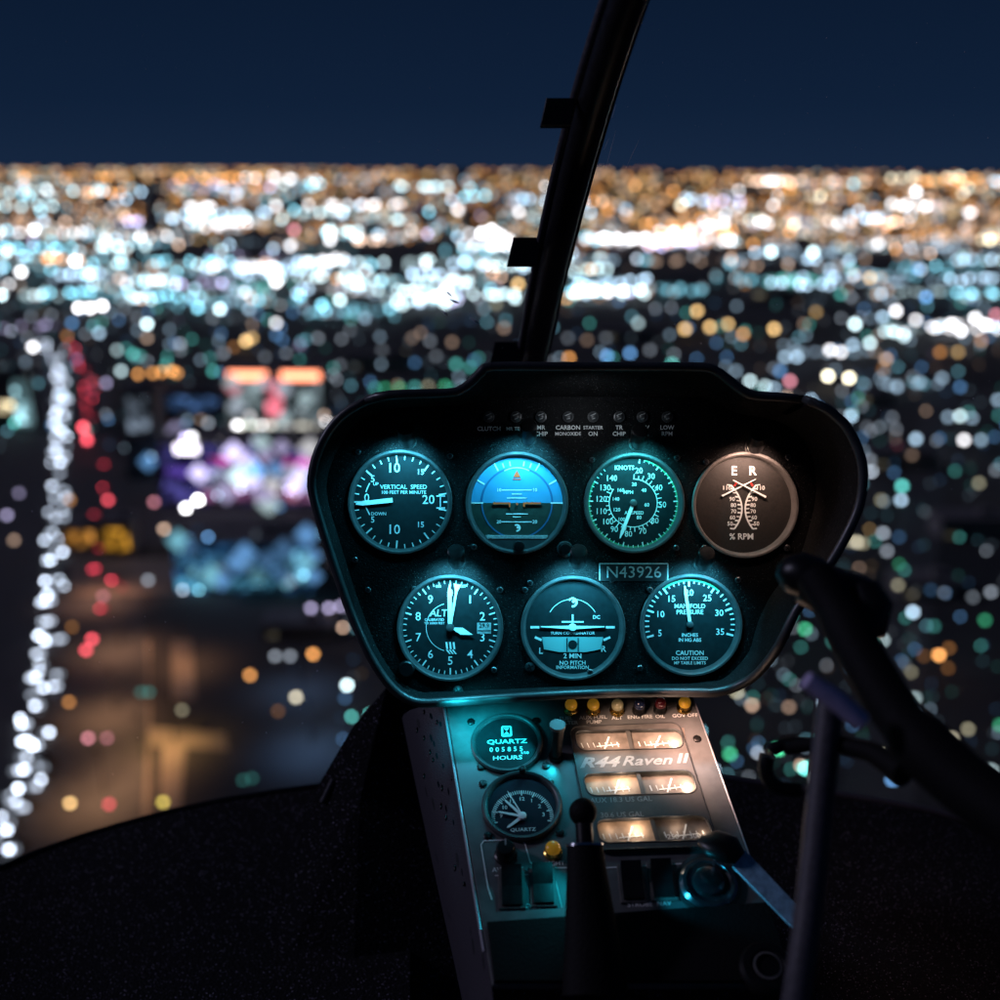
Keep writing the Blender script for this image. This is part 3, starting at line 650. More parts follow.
while y > 330:
    if not (545 < y < 556 or 462 < y < 470):
        for off in (-2.6, 1.2):
            if rc.random() < ((.88 if y > 560 else .95) if off < -2 else (.5 if y > 560 else .7)): put_car(0, y+rc.uniform(-6, 6), off+rc.uniform(-1.3, 1.3))
    y -= 9 if y > 600 else 8 if y > 450 else 4.0
for y in (346, 350, 354, 357, 360, 363, 366, 369, 372, 376, 380, 383, 386, 390, 393, 396, 400, 404, 407, 410, 416, 422, 436, 450, 470, 490, 520, 556, 575, 590, 615):
    put_car(1, y, 13+rc.uniform(-2.5, 4))

# ------------------------------------------------------------------ helicopter: nose, windscreen, post
nose = thing('cabin_nose', 'black carpeted cabin nose curving under the windscreen either side of the pedestal', 'cabin nose', Matrix.Translation(P(300, 900, 1.1)))
inv = nose.matrix_world.inverted()
def rel(o, p): return o.matrix_world.inverted() @ p
LIP = [(-620, 1090), (-380, 1000), (-200, 935), (-60, 890), (0, 868), (40, 851), (80, 837), (120, 825), (172, 811), (224, 800), (280, 791), (318, 786), (360, 781), (410, 778)]
lipz = [.86, .96, 1.05, 1.12, 1.16, 1.19, 1.21, 1.22, 1.23, 1.24, 1.25, 1.25, 1.25, 1.25]
rows = []
for k in range(9):
    u = k/8; rows.append([rel(nose, P(px, py+(1250-py)*u**1.1, z-(z-.72)*u)) for (px, py), z in zip(LIP, lipz)])
b = MB(); b.grid(rows); b.build('footwell', M['carpet'], nose, 60)
b = MB(); b.tube([rel(nose, P(px, py, z)) for (px, py), z in zip(LIP, lipz)], .0035, 8); b.build('edge_trim', M['plastic'], nose, 60)
LIP2 = [(700, 774), (724, 778), (770, 785), (820, 792), (870, 800), (922, 809), (1000, 829), (1070, 850), (1200, 900), (1400, 1000)]
rows = []
for k in range(9):
    u = k/8; rows.append([rel(nose, P(px, py+(1150-py)*u**1.1, 1.22-(1.22-.70)*u)) for px, py in LIP2])
b = MB(); b.grid(rows); b.build('footwell', M['carpet'], nose, 60)
b = MB(); b.tube([rel(nose, P(px, py, 1.22)) for px, py in LIP2], .0045, 8); b.build('edge_trim', M['tube'], nose, 60)

post = thing('windscreen_post', 'black slanting windscreen centre post rising from behind the panel', 'windscreen post', Matrix.Translation(P(525, 400, 1.2)))
PC = [(516, 430, 1.30), (531, 365, 1.16), (548, 280, 1.0), (566.5, 200, .885), (593, 100, .80), (625, 0, .738), (655, -80, .70), (690, -160, .67), (735, -260, .64), (785, -370, .62)]
def along(dx_mm, dz=0.):
    out = []
    for px, py, z in PC: out.append(rel(post, P(px, py, z+dz)+RC.col[0]*dx_mm/1000.))
    return [tuple(q) for q in smooth_loop([tuple(q) for q in out], 4, False)]
b = MB(); b.tube(along(1.5), .0125, 20); b.build('centre_strip', M['post'], post, 50)
b = MB(); b.tube(along(-13.2, .006), .0042, 12); b.build('flange', M['tube'], post, 50)  # lighter colour than the strip gives the flange its highlight line
b = MB(); b.tube(along(15.2, .008), .0016, 8); b.build('seal', M['rubber'], post, 50)
for px, py, z in ((559, 113, .80), (526, 252, .945), (507, 356, 1.13)):
    o_ = P(px, py, z); q = MB(); k = z/FPX
    fr = (PANEL.M, )
    sl = .2
    q.k = k; q.prism([(-16-3, -14), (14-3, -14), (14+3, 14), (-16+3, 14)], -4, 4, 1.2)
    c = q.build('clip', M['plastic'], post); c.matrix_parent_inverse = Matrix(); c.matrix_basis = post.matrix_world.inverted() @ PANEL.mat(o_)

ws = thing('windscreen', 'clear acrylic windscreen, left pane beside the centre post', 'windscreen', Matrix.Translation(P(300, 400, 1.1)))
def pane(owner, side):
    xs = []
    for px, py, z in PC[:7]:
        row = []
        for k in range(9):
            u = k/8
            tx = -220 if side < 0 else 1240
            ex = px + (tx-px)*u; ey = py + ((880 if py > 300 else py+90 if py > 150 else py)-py)*u*u
            row.append(rel(owner, P(ex, ey, (z+.012)*(1-.22*u*u))))
        xs.append(row)
    q = MB(); q.grid(xs); return q.build('pane', M['windscreen'], owner, 60)
pane(ws, -1)
ws2 = thing('windscreen', 'clear acrylic windscreen, right pane beside the centre post', 'windscreen', Matrix.Translation(P(800, 400, 1.1)))
pane(ws2, 1)
def scratch(owner, x0, y0, x1, y1, z, wmm):
    a_, b_ = rel(owner, P(x0, y0, z)), rel(owner, P(x1, y1, z)); q = MB(); q.tube([a_, (a_+b_)/2, b_], [wmm/3000, wmm/1000, wmm/4000], 6)
    q.build('scratch', M['scratch'], owner)
for a_ in ((446, 291, 452, 297), (449, 299, 459, 303), (442, 310, 448, 316), (470, 318, 480, 324)): scratch(ws, *a_, 1.02, 1.3)
for a_ in ((606, 168, 616, 130), (626, 168, 640, 138), (612, 118, 616, 104), (604, 150, 609, 138)): scratch(ws2, *a_, .86, .22)

def dust(owner, n, x0, x1, y0, y1, z, seed):
    r_ = random.Random(seed); q = MB()
    for _ in range(n):
        c = rel(owner, P(r_.uniform(x0, x1), r_.uniform(y0, y1), z)); r = r_.choice((.0002, .0003, .0003, .0005))
        q.add([(c.x+a*r, c.y+b_*r, c.z+d*r) for a, b_, d in ((1, 0, 0), (-1, 0, 0), (0, 1, 0), (0, -1, 0), (0, 0, 1), (0, 0, -1))], [(0, 2, 4), (2, 1, 4), (1, 3, 4), (3, 0, 4), (2, 0, 5), (1, 2, 5), (3, 1, 5), (0, 3, 5)])
    o = q.build('dust', M['scratch'], owner); o['kind'] = 'stuff'
dust(ws, 150, 20, 520, 20, 780, 1.0, 1); dust(ws2, 110, 600, 990, 10, 560, .9, 2)
# ------------------------------------------------------------------ instrument panel
PO = P(585, 530, ZP)
panel = thing('instrument_panel', 'black instrument panel on the pedestal, wrinkle painted under a black hood', 'instrument panel', PANEL.mat(PO))
OUT = [(492, 366), (481, 372), (471, 382), (461, 389.5), (447, 393), (390, 395), (360, 404), (336, 422), (319, 450), (312, 479), (315, 502), (327, 542), (345, 596), (360, 634), (375, 664), (393, 688), (414, 701), (440, 702),
       (500, 698), (570, 694), (640, 692), (694, 692), (715, 692), (736, 686), (757, 673), (778, 646), (796, 610), (815, 585), (832, 560), (846, 536), (858, 510), (863, 484), (861, 458), (850, 432), (838, 418), (820, 405), (796, 398), (756, 395.5), (741, 390), (727, 379), (716, 371), (700, 366.5), (640, 366), (560, 366)]
INN = [(494, 398), (487, 400), (480, 402), (470, 404), (455, 406), (400, 408), (374, 415), (352, 430), (336, 455), (328, 480), (329, 502), (340, 540), (356, 592), (369, 628), (382, 656), (399, 679), (419, 691), (441, 691),
       (500, 689), (570, 686), (640, 684), (688, 683), (706, 681), (722, 679), (740, 663), (758, 637), (776, 603), (790, 578), (801, 552), (808, 530), (814, 506), (816, 484), (813, 462), (805, 444), (796, 432), (782, 423), (764, 418), (740, 414), (730, 410), (720, 405), (712, 401), (700, 398), (640, 397), (560, 397)]
outl = smooth_loop(OUT, 3); innl = smooth_loop(INN, 3)
n = len(outl)
def pl(px, py, h=0.): return PANEL.local(px, py, PO, h)
HD = .085                                             # the hood stands 85 mm proud at the right, less at the left
def hoodh(px, py): return .022 + .058*max(0, min(1, (px-330)/480)) * (1.0 if py < 640 else max(.12, 1-(py-640)/56)) if py > 400 else .05
r0 = [pl(x, y, 0) for x, y in innl]
rl = [pl(x, y, hoodh(x, y)) for x, y in outl]
def mix(a, b, t): return a.lerp(b, t)
r1 = [mix(a, b, .35) + Vector((0, 0, -.004)) for a, b in zip(r0, rl)]
r2 = [mix(a, b, .75) + Vector((0, 0, -.003)) for a, b in zip(r0, rl)]
lipc = [mix(a, b, .965) + Vector((0, 0, .004)) for a, b in zip(r0, rl)]
r4 = [b + (b-a).normalized()*.0 + Vector((0, 0, -.006)) for a, b in zip(r0, rl)]
r5 = [Vector((b.x*.985, b.y*.985, -.03)) for b in rl]
r6 = [Vector((b.x*.90, b.y*.90, -.12)) for b in rl]
b = MB(); rows = [q+[q[0]] for q in (r0, r1, r2, lipc, rl, r4, r5, r6)]
b.grid(rows); b.add([tuple(q) for q in r6], [tuple(range(len(r6)))]); b.build('hood', M['hood'], panel, 50)
b = MB(); b.tube([tuple(q) for q in lipc+[lipc[0]]], .0036, 10, caps=False); b.build('rim', M['bezel'], panel, 60)

DIALS = {'vsi': (400, 502, 49), 'att': (517, 503, 48), 'asi': (634, 503, 47), 'rpm': (745, 505, 50), 'alt': (450, 628, 50), 'tc': (573, 628, 49), 'map': (691, 625, 48)}
plate = [tuple(pl(x, y)[:2]) for x, y in innl]
vs, fs = fill_holes(plate, [circ(*pl(cx, cy)[:2], (r+.6)*K) for cx, cy, r in DIALS.values()])
b = MB(); b.add([(x, y, .0008) for x, y, z in vs], fs); fp = b.build('faceplate', M['wrinkle'], panel)
def screw(par, px, py, r=4.0, frame=PANEL, org=PO, k=K, h=.0008, mat=None):
    q = MB(k); rr = r
    q.lathe([(rr, 0), (rr, 1.1), (rr*.8, 1.7), (rr*.2, 1.8)], 20, cap1=True); q.m = 1
    a = (px*7+py*3) % 3; q.rect(0, 0, rr*1.3, rr*.28, 1.86, a); q.rect(0, 0, rr*.28, rr*1.3, 1.9, a)
    o = q.build('screw', [mat or M['steel'], M['plastic']], par, 40)
    p = frame.local(px, py, org, h); o.matrix_basis = Matrix.Translation(p); return o
for px, py, r in ((458, 691, 5.2), (530, 667, 5), (355, 560, 3), (368, 590, 3), (500, 590, 3.2), (414, 589, 3), (612, 580, 3), (525, 590, 3), (530, 583, 3), (494, 670, 3), (640, 668, 3), (738, 580, 3), (788, 457, 3), (706, 462, 3),
                  (704, 548, 3), (787, 548, 3.4), (773, 601, 3.6), (592, 460, 3), (677, 458, 3), (676, 548, 3), (474, 547, 3), (590, 672, 3), (450, 456, 3), (358, 452, 3), (650, 590, 3)):
    screw(fp, px, py, r)
# annunciator lamps along the top
for px, (a_, b_) in zip((489, 516, 541, 568, 593, 619, 642, 667), (('CLUTCH', ''), ('MR TEMP', ''), ('MR', 'CHIP'), ('CARBON', 'MONOXIDE'), ('STARTER', 'ON'), ('TR', 'CHIP'), ('LOW', 'FUEL'), ('LOW', 'RPM'))):
    q = MB(K); q.lathe([(5.5, 0), (5.5, 3), (4.2, 3.4)], 20); q.lathe([(4.2, 2.2), (3.4, 3.6), (1.5, 4.4), (.2, 4.6)], 18, cap1=True); q.m = 1
    q.line(-3, 1, 2.4, 3.2, .8, 4.8); q.rect(0, -2, 3.5, .7, 4.7, .3)
    o = q.build('warning_lamp', [M['bezel'], M['mark_dim']], panel, 50); o.matrix_basis = Matrix.Translation(pl(px, 417, .0008))
    q = MB(K); q.text(a_, 0, -2.8 if b_ else -4, 4.2 if len(a_) < 7 else 3.4, .4)
    if b_: q.text(b_, 0, -9, 4.2 if len(b_) < 7 else 3.4, .4)
    l = q.build('lettering', M['mark'], o); l.matrix_basis = Matrix.Translation((0, -8*K, .0002))
# registration placard
q = MB(K); q.prism([(-34, -9), (34, -9), (34, 9), (-34, 9)], 0, 1.6, .6); q.m = 1
q.pline([(-34, -8), (-34, 8.4), (34, 8.4), (34, -8)], 1.2, 1.75); q.text('N43926', 0, -.6, 11.5, 1.75, sx=1.04, bold=.0)
o = q.build('registration_plate', [M['placard'], M['mark_dim']]); o.matrix_world = PANEL.mat(PANEL.hit(633.5, 572, .001))
tag(o, 'small black plate reading N43926 between the gauges', 'placard')
# odd knob between the dial rows
def knob_on_panel(px, py, r, hh, name, label, cat):
    t = thing(name, label, cat, PANEL.mat(PANEL.hit(px, py, .001)))
    q = MB(K); q.lathe([(r+2, 0), (r+2, 2), (r+.5, 2.6)], 28); q.build('collar', M['steel'], t, 40)
    q = MB(K); q.lathe([(r, 4.4), (r, hh), (r*.85, hh+1.2), (.2, hh+1.2)], 28, cap1=True); q.build('cap', M['plastic'], t, 40)
knob_on_panel(565, 549, 6, 8, 'control_knob', 'small black knob between the attitude and airspeed gauges', 'knob')

# ------------------------------------------------------------------ gauges
FZ = -7.0
def gauge(key, name, label, face=None, bez=None, wall=None):
    cx, cy, r = DIALS[key]
    t = thing(name, label, 'gauge', PANEL.mat(PANEL.hit(cx, cy, 0)))
    q = MB(K); q.lathe([(r+3.4, 1.0), (r+3.4, 2.6), (r+2.6, 3.4), (r+.8, 3.2), (r-.2, 2.0), (r-1.2, -1.5), (r-2.0, FZ-.2)], 72); q.build('bezel', bez or M['bezel'], t, 35)
    if face is None:
        q = MB(K); q.disc(r-.4, FZ, n=72); q.build('dial_face', M['dial'], t)
    q = MB(K); q.disc(r-1.0, 0., n=72); q.build('glass', M['glass'], t)
    return t, r
MZ, NZ = FZ+.35, FZ+1.5
def needle(t, a, l, tail, w, z=NZ, name='needle', tip=.25, mat=None, ox=0., oy=0.):
    q = MB(K); th = R(90-a); c, s_ = math.cos(th), math.sin(th)
    def p(u, v): return (ox+c*u-s_*v, oy+s_*u+c*v)
    q.prism([p(-tail, -w*.5), p(l*.82, -w*.5), p(l, -w*tip*.5), p(l, w*tip*.5), p(l*.82, w*.5), p(-tail, w*.5)], z, z+.7)
    return q.build(name, mat or M['needle'], t)
def hub(t, r=4, z=NZ, ox=0, oy=0, mat=None):
    q = MB(K); q.lathe([(r, z-1), (r, z+1.4), (r*.7, z+2)], 24, ox, oy, cap1=True); q.build('hub', mat or M['bezel'], t, 40)

# vertical speed
t, r = gauge('vsi', 'vertical_speed_gauge', 'cyan lit round gauge reading VERTICAL SPEED, first in the upper row')
q = MB(K)
for i in range(-16, 17):
    a = 270 + i*10.6; big = i % 4 == 0
    q.tick(a, r-10 if big else r-6.5, r-2.2, 1.5 if big else 1.0, MZ)
q.pline([(r-13, 6), (r-4, 6)], 1.2, MZ); q.pline([(r-13, -6), (r-4, -6)], 1.2, MZ); q.line(r-9, -5, r-9, 5, 1, MZ); q.line(r-6, 0, r-2, 0, 1.6, MZ)
q.pline([(-35, 10), (-33, 15), (-31, 19)], 1.1, MZ); q.pline([(-35, -5), (-33, -9), (-31, -13)], 1.1, MZ)
q.build('scale', M['mark'], t)
q = MB(K)
for s_, x, y, h in (('10', -7, 34, 9.5), ('10', -7, -28, 9.5), ('20', 28, 2, 9), ('5', -28, 23, 6.5), ('15', 20, 30, 5.5), ('5', -28, -18, 6), ('15', 20, -23, 5.5), ('0', -34, 4, 8), ('VERTICAL  SPEED', 3, 15, 4.3), ('100 FEET PER MINUTE', 3, 9.6, 3.3), ('UP', -25, 18, 3.2), ('DOWN', -22, -12, 3.2)):
    q.text(s_, x, y, h, MZ, bold=.004)
q.build('lettering', M['mark'], t)
needle(t, 264, 38, -1, 4.6, ox=-7, oy=2)

# attitude
t, r = gauge('att', 'attitude_indicator', 'blue topped artificial horizon, second gauge in the upper row', face=1)
q = MB(K)
ring = [(r*math.cos(PI*i/36), r*math.sin(PI*i/36)) for i in range(37)]
q.poly([(x*.99, y*.99) for x, y in ring], FZ); q.build('sky_drum', M['sky_drum'], t)
q = MB(K); q.poly([(x*.99, -y*.99-.01) for x, y in reversed(ring)], FZ); q.build('earth_drum', M['earth_drum'], t)
q = MB(K); q.arc(34.5, 36.5, -90, 90, MZ); q.arc(34.5, 36, 90, 270, MZ); q.build('drum_ring', M['drum_edge'], t)
q = MB(K)
for a in (-60, -30, -20, -10, 10, 20, 30, 60): q.tick(a, 37.5, 46 if abs(a) in (30, 60) else 42.5, 1.4, MZ+.2)
q.line(-47, 0, -34, 0, 1.2, MZ+.2); q.line(34, 0, 47, 0, 1.2, MZ+.2); q.arc(26, 27, -28, 28, MZ+.2, cx=0, cy=9)
for y, w_ in ((13, 30), (9, 10), (5, 20), (-11, 22), (-14, 8), (-19, 30)): q.rect(0, y, w_, .9, MZ+.2)
q.text('10', -18, 13, 3.4, MZ+.2); q.text('10', 18, 13, 3.4, MZ+.2); q.text('20', -18, -19, 3.4, MZ+.2); q.text('20', 18, -19, 3.4, MZ+.2)
q.arc(2.2, 3.8, -40, 190, MZ+.3, cx=0, cy=-25); q.disc(1.4, MZ+.3, 1.0, -24.5, 16)
q.build('scale', M['mark'], t)
q = MB(K); q.poly([(-3.6, 26), (3.6, 26), (0, 33)], MZ+.4); q.line(-4, 24, 4, 24, 1, MZ+.4); q.build('bank_pointer', M['orange'], t)
q = MB(K)
q.prism([(-24, -1.2), (-8, -1.2), (-8, -4), (-6.4, -4), (-6.4, .6), (-24, .6)], NZ, NZ+.8); q.prism([(24, .6), (6.4, .6), (6.4, -4), (8, -4), (8, -1.2), (24, -1.2)], NZ, NZ+.8); q.lathe([(1.2, NZ), (1.2, NZ+1)], 14, cap1=True, cx=0, cy=-1)
q.build('miniature_aircraft', M['orange'], t)
q = MB(K); ch = -35; xs = math.sqrt((r-1)**2-ch*ch)
q.poly([(-xs, ch)]+[((r-1)*math.cos(a_), (r-1)*math.sin(a_)) for a_ in [PI+math.asin(-ch/(r-1))+(PI-2*math.asin(-ch/(r-1)))*i/20 for i in range(21)]]+[(xs, ch)], -1.0)
q.build('lower_mask', M['bezel'], t)
q = MB(K); q.prism([(-xs+1, ch-.6), (xs-1, ch-.6), (xs, ch+2.6), (-xs, ch+2.6)], FZ+.2, -.6, .6); q.build('lower_edge', M['mark_dim'], t)  # lighter colour puts the lit line on this edge
q = MB(K); q.lathe([(5.5, -1), (5.5, 6), (4.6, 7.2), (.2, 7.4)], 24, cx=2, cy=-43, cap1=True); q.build('adjusting_knob', M['plastic'], t, 40)

# airspeed
t, r = gauge('asi', 'airspeed_gauge', 'round airspeed gauge with KNOTS numbers and green tinted rim, third in the upper row')
q = MB(K); A0, AS = 8.5, 26.4
for i in range(0, 49):
    a = A0 + i*AS/4
    if a > 325: break
    q.tick(a, r-(6.6 if i % 4 == 0 else 4.6), r-2.2, 1.2 if i % 4 == 0 else .8, MZ)
for i in range(0, 32): q.tick(2+i*9.7, 24.5, 27.5 if i % 2 else 29, .9, MZ)
q.arc(23.8, 24.6, 0, 305, MZ); q.build('scale', M['mark'], t)
q = MB(K); q.arc(r-3.4, r-1.8, 15, 300, MZ-.15); q.build('green_arc', M['green'], t)
q = MB(K)
for s_, px, py in (('20', 640, 469), ('30', 653, 475), ('40', 661, 487), ('50', 665, 505), ('60', 657, 522), ('70', 644, 533), ('80', 629, 536), ('90', 614, 531), ('100', 607, 523), ('110', 600, 512), ('120', 600, 499), ('130', 604, 487), ('140', 611, 477)):
    q.text(s_, (px-634)*.95, (503-py)*.95, 5.8, MZ, bold=.004, sx=.95)
for s_, px, py in (('20', 635, 484), ('40', 645, 490), ('60', 648, 505), ('80', 640, 518), ('100', 622, 520), ('120', 617, 510), ('140', 616, 499), ('160', 621, 490), ('MPH', 629, 492), ('KNOTS', 625, 467)):
    q.text(s_, (px-634)*.98, (503-py)*.98, 3.5 if s_ != 'KNOTS' else 4.2, MZ)
q.text('AIRSPEED', 1, -10, 3.2, MZ); q.build('lettering', M['mark'], t)
needle(t, 201, 38, 3, 3.4); hub(t, 3.6)

# rotor / engine rpm
t, r = gauge('rpm', 'rpm_gauge', 'warm lit brown gauge lettered E R and % RPM, last in the upper row', face=1, bez=M['bezel_warm'])
q = MB(K); q.disc(r-.4, FZ, n=72); q.build('dial_face', M['dial_brown'], t)
q = MB(K)
for sg in (-1, 1):
    pts = [(sg*(-1.6-11*((y+4)/24)**2), y) for y in [-24+4*i for i in range(12)]]
    q.pline(pts, 1.6, MZ)
    for i in range(12): x, y = pts[i]; q.line(x, y, x+sg*-4.2, y+.4, 1.0 if i % 2 else 1.5, MZ)
q.build('scale', M['mark'], t)
q = MB(K); q.text('E', -9.5, 34, 9, MZ, bold=.02); q.text('R', 9, 34, 9, MZ, bold=.02); q.text('% RPM', -2, -32, 6, MZ, bold=.02)
for i, s_ in enumerate(('50', '60', '70', '80', '90')):
    y = -19+6.2*i; x = 8.4+11*((y+4)/26)**2+.5
    q.text(s_, -x-1, y, 4.0, MZ); q.text(s_, x+.5, y, 4.0, MZ)
q.text('110', -17, 17, 4.2, MZ); q.text('110', 17, 17, 4.2, MZ); q.build('lettering', M['mark'], t)
q = MB(K); q.line(-9.4, 19, -6.6, 23, 2, MZ+.2); q.line(9.4, 19, 6.6, 23, 2, MZ+.2); q.build('red_line', M['red'], t)
def bar(t, x0, y0, x1, y1, w, nm='needle', z=NZ, mat=None):
    q = MB(K); l = math.hypot(x1-x0, y1-y0); nx, ny = -(y1-y0)/l*w/2, (x1-x0)/l*w/2
    q.prism([(x0-nx, y0-ny), (x1-nx*.5, y1-ny*.5), (x1+nx*.5, y1+ny*.5), (x0+nx, y0+ny)], z, z+.7); return q.build(nm, mat or M['needle'], t)
bar(t, -22, 9, 12, 26, 1.7); bar(t, 22, 8, -11, 25, 1.7, z=NZ+1)

# altimeter
t, r = gauge('alt', 'altimeter', 'cyan lit gauge lettered ALT with three hands, first in the lower row')
q = MB(K)
for i in range(50): q.tick(i*7.2, r-(9 if i % 5 == 0 else 6), r-2.4, 1.4 if i % 5 == 0 else .9, MZ)
q.arc(24, 24.5, 195, 345, MZ); q.build('scale', M['mark'], t)
q = MB(K)
for i in range(10): q.text(str(i), 34*math.sin(R(36*i)), 34*math.cos(R(36*i)), 8.4, MZ, bold=.002)
q.text('ALT', -12, 14, 7, MZ, bold=.006, shear=.1); q.text('CALIBRATED', -16, 7.5, 2.4, MZ); q.text('TO 20000 FEET', -16, 4, 2.2, MZ); q.text('100', -12, 41, 2.6, MZ); q.text('FEET', 12, 41, 2.6, MZ); q.build('lettering', M['mark'], t)
q = MB(K); q.rect(34, -1, 14, 11, MZ+.2); q.build('pressure_window', M['mark_dim'], t)
q = MB(K); q.text('29.9', 34, 1.5, 4.2, MZ+.5); q.rect(34, -3.4, 13, .8, MZ+.5); q.build('pressure_drum', M['dial'], t)
q = MB(K)
for i in range(3): q.poly([(-4+i*3.6, -22), (-2.2+i*3.6, -22), (-6+i*3.6+3, -15), (-7.8+i*3.6+3, -15)], MZ+.1); q.poly([(-1+i*3, -27), (.6+i*3, -27), (-2.8+i*3, -22.6), (-4.4+i*3, -22.6)], MZ+.1)
q.build('striped_flag', M['mark'], t)
needle(t, 359, 43, -4, 4.2, z=NZ+1.4); needle(t, 9.5, 44, 4, 2.4, z=NZ, tip=3.2)
q = MB(K); th = R(90-108); c, s_ = math.cos(th), math.sin(th); q.prism([(c*u-s_*v, s_*u+c*v) for u, v in ((4, -1.2), (12, -3.6), (24, 0), (12, 3.6), (4, 1.2))], NZ+.6, NZ+1.2); q.build('needle', M['needle'], t)
hub(t, 4, NZ+1.6)
q = MB(K); q.lathe([(8, 0), (8, 8), (6.8, 9.4), (.2, 9.6)], 26, cx=-43, cy=-40, cap1=True); q.build('setting_knob', M['plastic'], t, 40)

# turn coordinator
t, r = gauge('tc', 'turn_coordinator', 'cyan lit gauge with a level miniature aeroplane, middle of the lower row')
q = MB(K); q.prism([(-31, -10), (31, -10), (29, -22), (14, -25), (-14, -25), (-29, -22)], FZ+.1, FZ+.9, .4); q.build('inclinometer', M['tc_ball'], t)
q = MB(K); q.rect(-5.6, -17.5, 1.2, 14, FZ+1.3); q.rect(5.6, -17.5, 1.2, 14, FZ+1.3); q.disc(4.6, FZ+1.2, 0, -17.5); q.build('inclinometer_ball', M['dial'], t)
q = MB(K); q.rect(-38, 0, 9, 2.4, MZ); q.rect(38, 0, 9, 2.4, MZ); q.line(-38, -10, -31, -13, 2.4, MZ); q.line(38, -10, 31, -13, 2.4, MZ); q.arc(26, 26.5, -60, 60, MZ, cx=0, cy=2); q.arc(3, 5, -60, 190, MZ, cx=0, cy=25); q.disc(1.6, MZ, 1, 26, 14)
q.build('scale', M['mark'], t)
q = MB(K); q.text('L', -32, -24, 6, MZ); q.text('R', 31, -22, 6, MZ); q.text('2 MIN', 0, -29, 5, MZ); q.text('NO PITCH', 0, -36, 4, MZ); q.text('INFORMATION', 0, -40.5, 3.4, MZ); q.text('TURN COORDINATOR', 0, -6, 3.0, MZ); q.text('DC', 24, 10, 3.6, MZ); q.build('lettering', M['mark'], t)
q = MB(K); q.prism([(-32, .2), (-4, -1.6), (4, -1.6), (32, .2), (32, 1.2), (4, 1.6), (-4, 1.6), (-32, 1.2)], NZ, NZ+.8); q.prism([(-.8, 2.2), (.8, 2.2), (.8, 13), (-.8, 13)], NZ, NZ+.8); q.prism([(-11, 5), (11, 5), (11, 6.4), (-11, 6.4)], NZ+.9, NZ+1.4); q.lathe([(4, NZ), (3.2, NZ+1.8), (.3, NZ+2)], 20, cap1=True)
q.build('miniature_aircraft', M['needle'], t)

# manifold pressure
t, r = gauge('map', 'manifold_pressure_gauge', 'cyan lit gauge lettered MANIFOLD PRESSURE and CAUTION, last in the lower row')
q = MB(K); m0, ms = -107, 7.05
for i in range(31):
    a = m0+i*ms; q.tick(a, r-(10 if i % 5 == 0 else 7), r-2.8, 2.0 if i % 5 == 0 else 1.3, MZ)
q.build('scale', M['mark'], t)
q = MB(K); q.arc(r-4.6, r-2.6, -36, 40, MZ+.15); q.build('green_arc', M['green'], t)
q = MB(K)
for i in range(7):
    a = R(m0+i*5*ms); q.text(str(5+5*i), 31.5*math.sin(a), 31.5*math.cos(a), 6.4, MZ, bold=.004)
for s_, y, h in (('MANIFOLD', 18, 4.4), ('PRESSURE', 12, 4.4), ('INCHES', -11, 3.4), ('IN HG ABS', -16, 3.4), ('CAUTION', -29, 4.4), ('DO NOT EXCEED', -34.5, 3.2), ('MP TABLE LIMITS', -39, 3.0)): q.text(s_, 0, y, h, MZ)
q.build('lettering', M['mark'], t)
needle(t, 352, 39, 2, 3.0, tip=.5); hub(t, 3.4, mat=M['bezel'])

# post lights above the gauges: hood and bulb, with the lamp's own light
def post_light(key, px, py, label, col, power, bulb):
    cx, cy, r = DIALS[key]
    t = thing('post_light', label, 'post light', PANEL.mat(PANEL.hit(px, py, .001)), 'post lights above the gauges')
    q = MB(K); q.lathe([(8.6, 0), (8.6, 1.6), (7.4, 2.0)], 26); q.lathe([(5.2, 1.6), (5.2, 9)], 22); q.build('stem', M['plastic'], t, 40)
    q = MB(K); q.tube([(0, -3, 8), (0, 1, 12), (0, 11, 25), (0, 11.6, 26)], [6.4, 8.4, 8.4, 7.2], 26); q.build('cap', M['plastic'], t, 40)
    q = MB(K); q.lathe([(6.2, 3.0), (6.6, 5.5), (5.4, 7.6)], 22); q.build('lens', bulb, t, 40)
    for dx, f in ((-11, .62), (11, .38)):
        lamp('post_lamp', t, (dx*K, -5*K, 27.*K), ((cx-px)*.9*K, -(cy-py)*.7*K, FZ*K), power*f*4.0, col, 124, .005)
post_light('vsi', 408, 441, 'black hooded post light above the vertical speed gauge', CYAN, .14, M['cyan_bulb'])
post_light('att', 528, 438, 'black hooded post light above the artificial horizon', CYAN, .13, M['cyan_bulb'])
post_light('asi', 637, 443, 'black hooded post light above the airspeed gauge', (.07, .74, .86), .13, M['cyan_bulb'])
post_light('rpm', 753, 447, 'hooded post light glowing warm above the rpm gauge', WARM, .072, M['warm_bulb'])
post_light('alt', 457, 561, 'black hooded post light above the altimeter', CYAN, .18, M['cyan_bulb'])
post_light('tc', 577, 561, 'black hooded post light above the turn coordinator', CYAN, .17, M['cyan_bulb'])
post_light('map', 702, 563, 'black hooded post light above the manifold pressure gauge', CYAN, .15, M['cyan_bulb'])

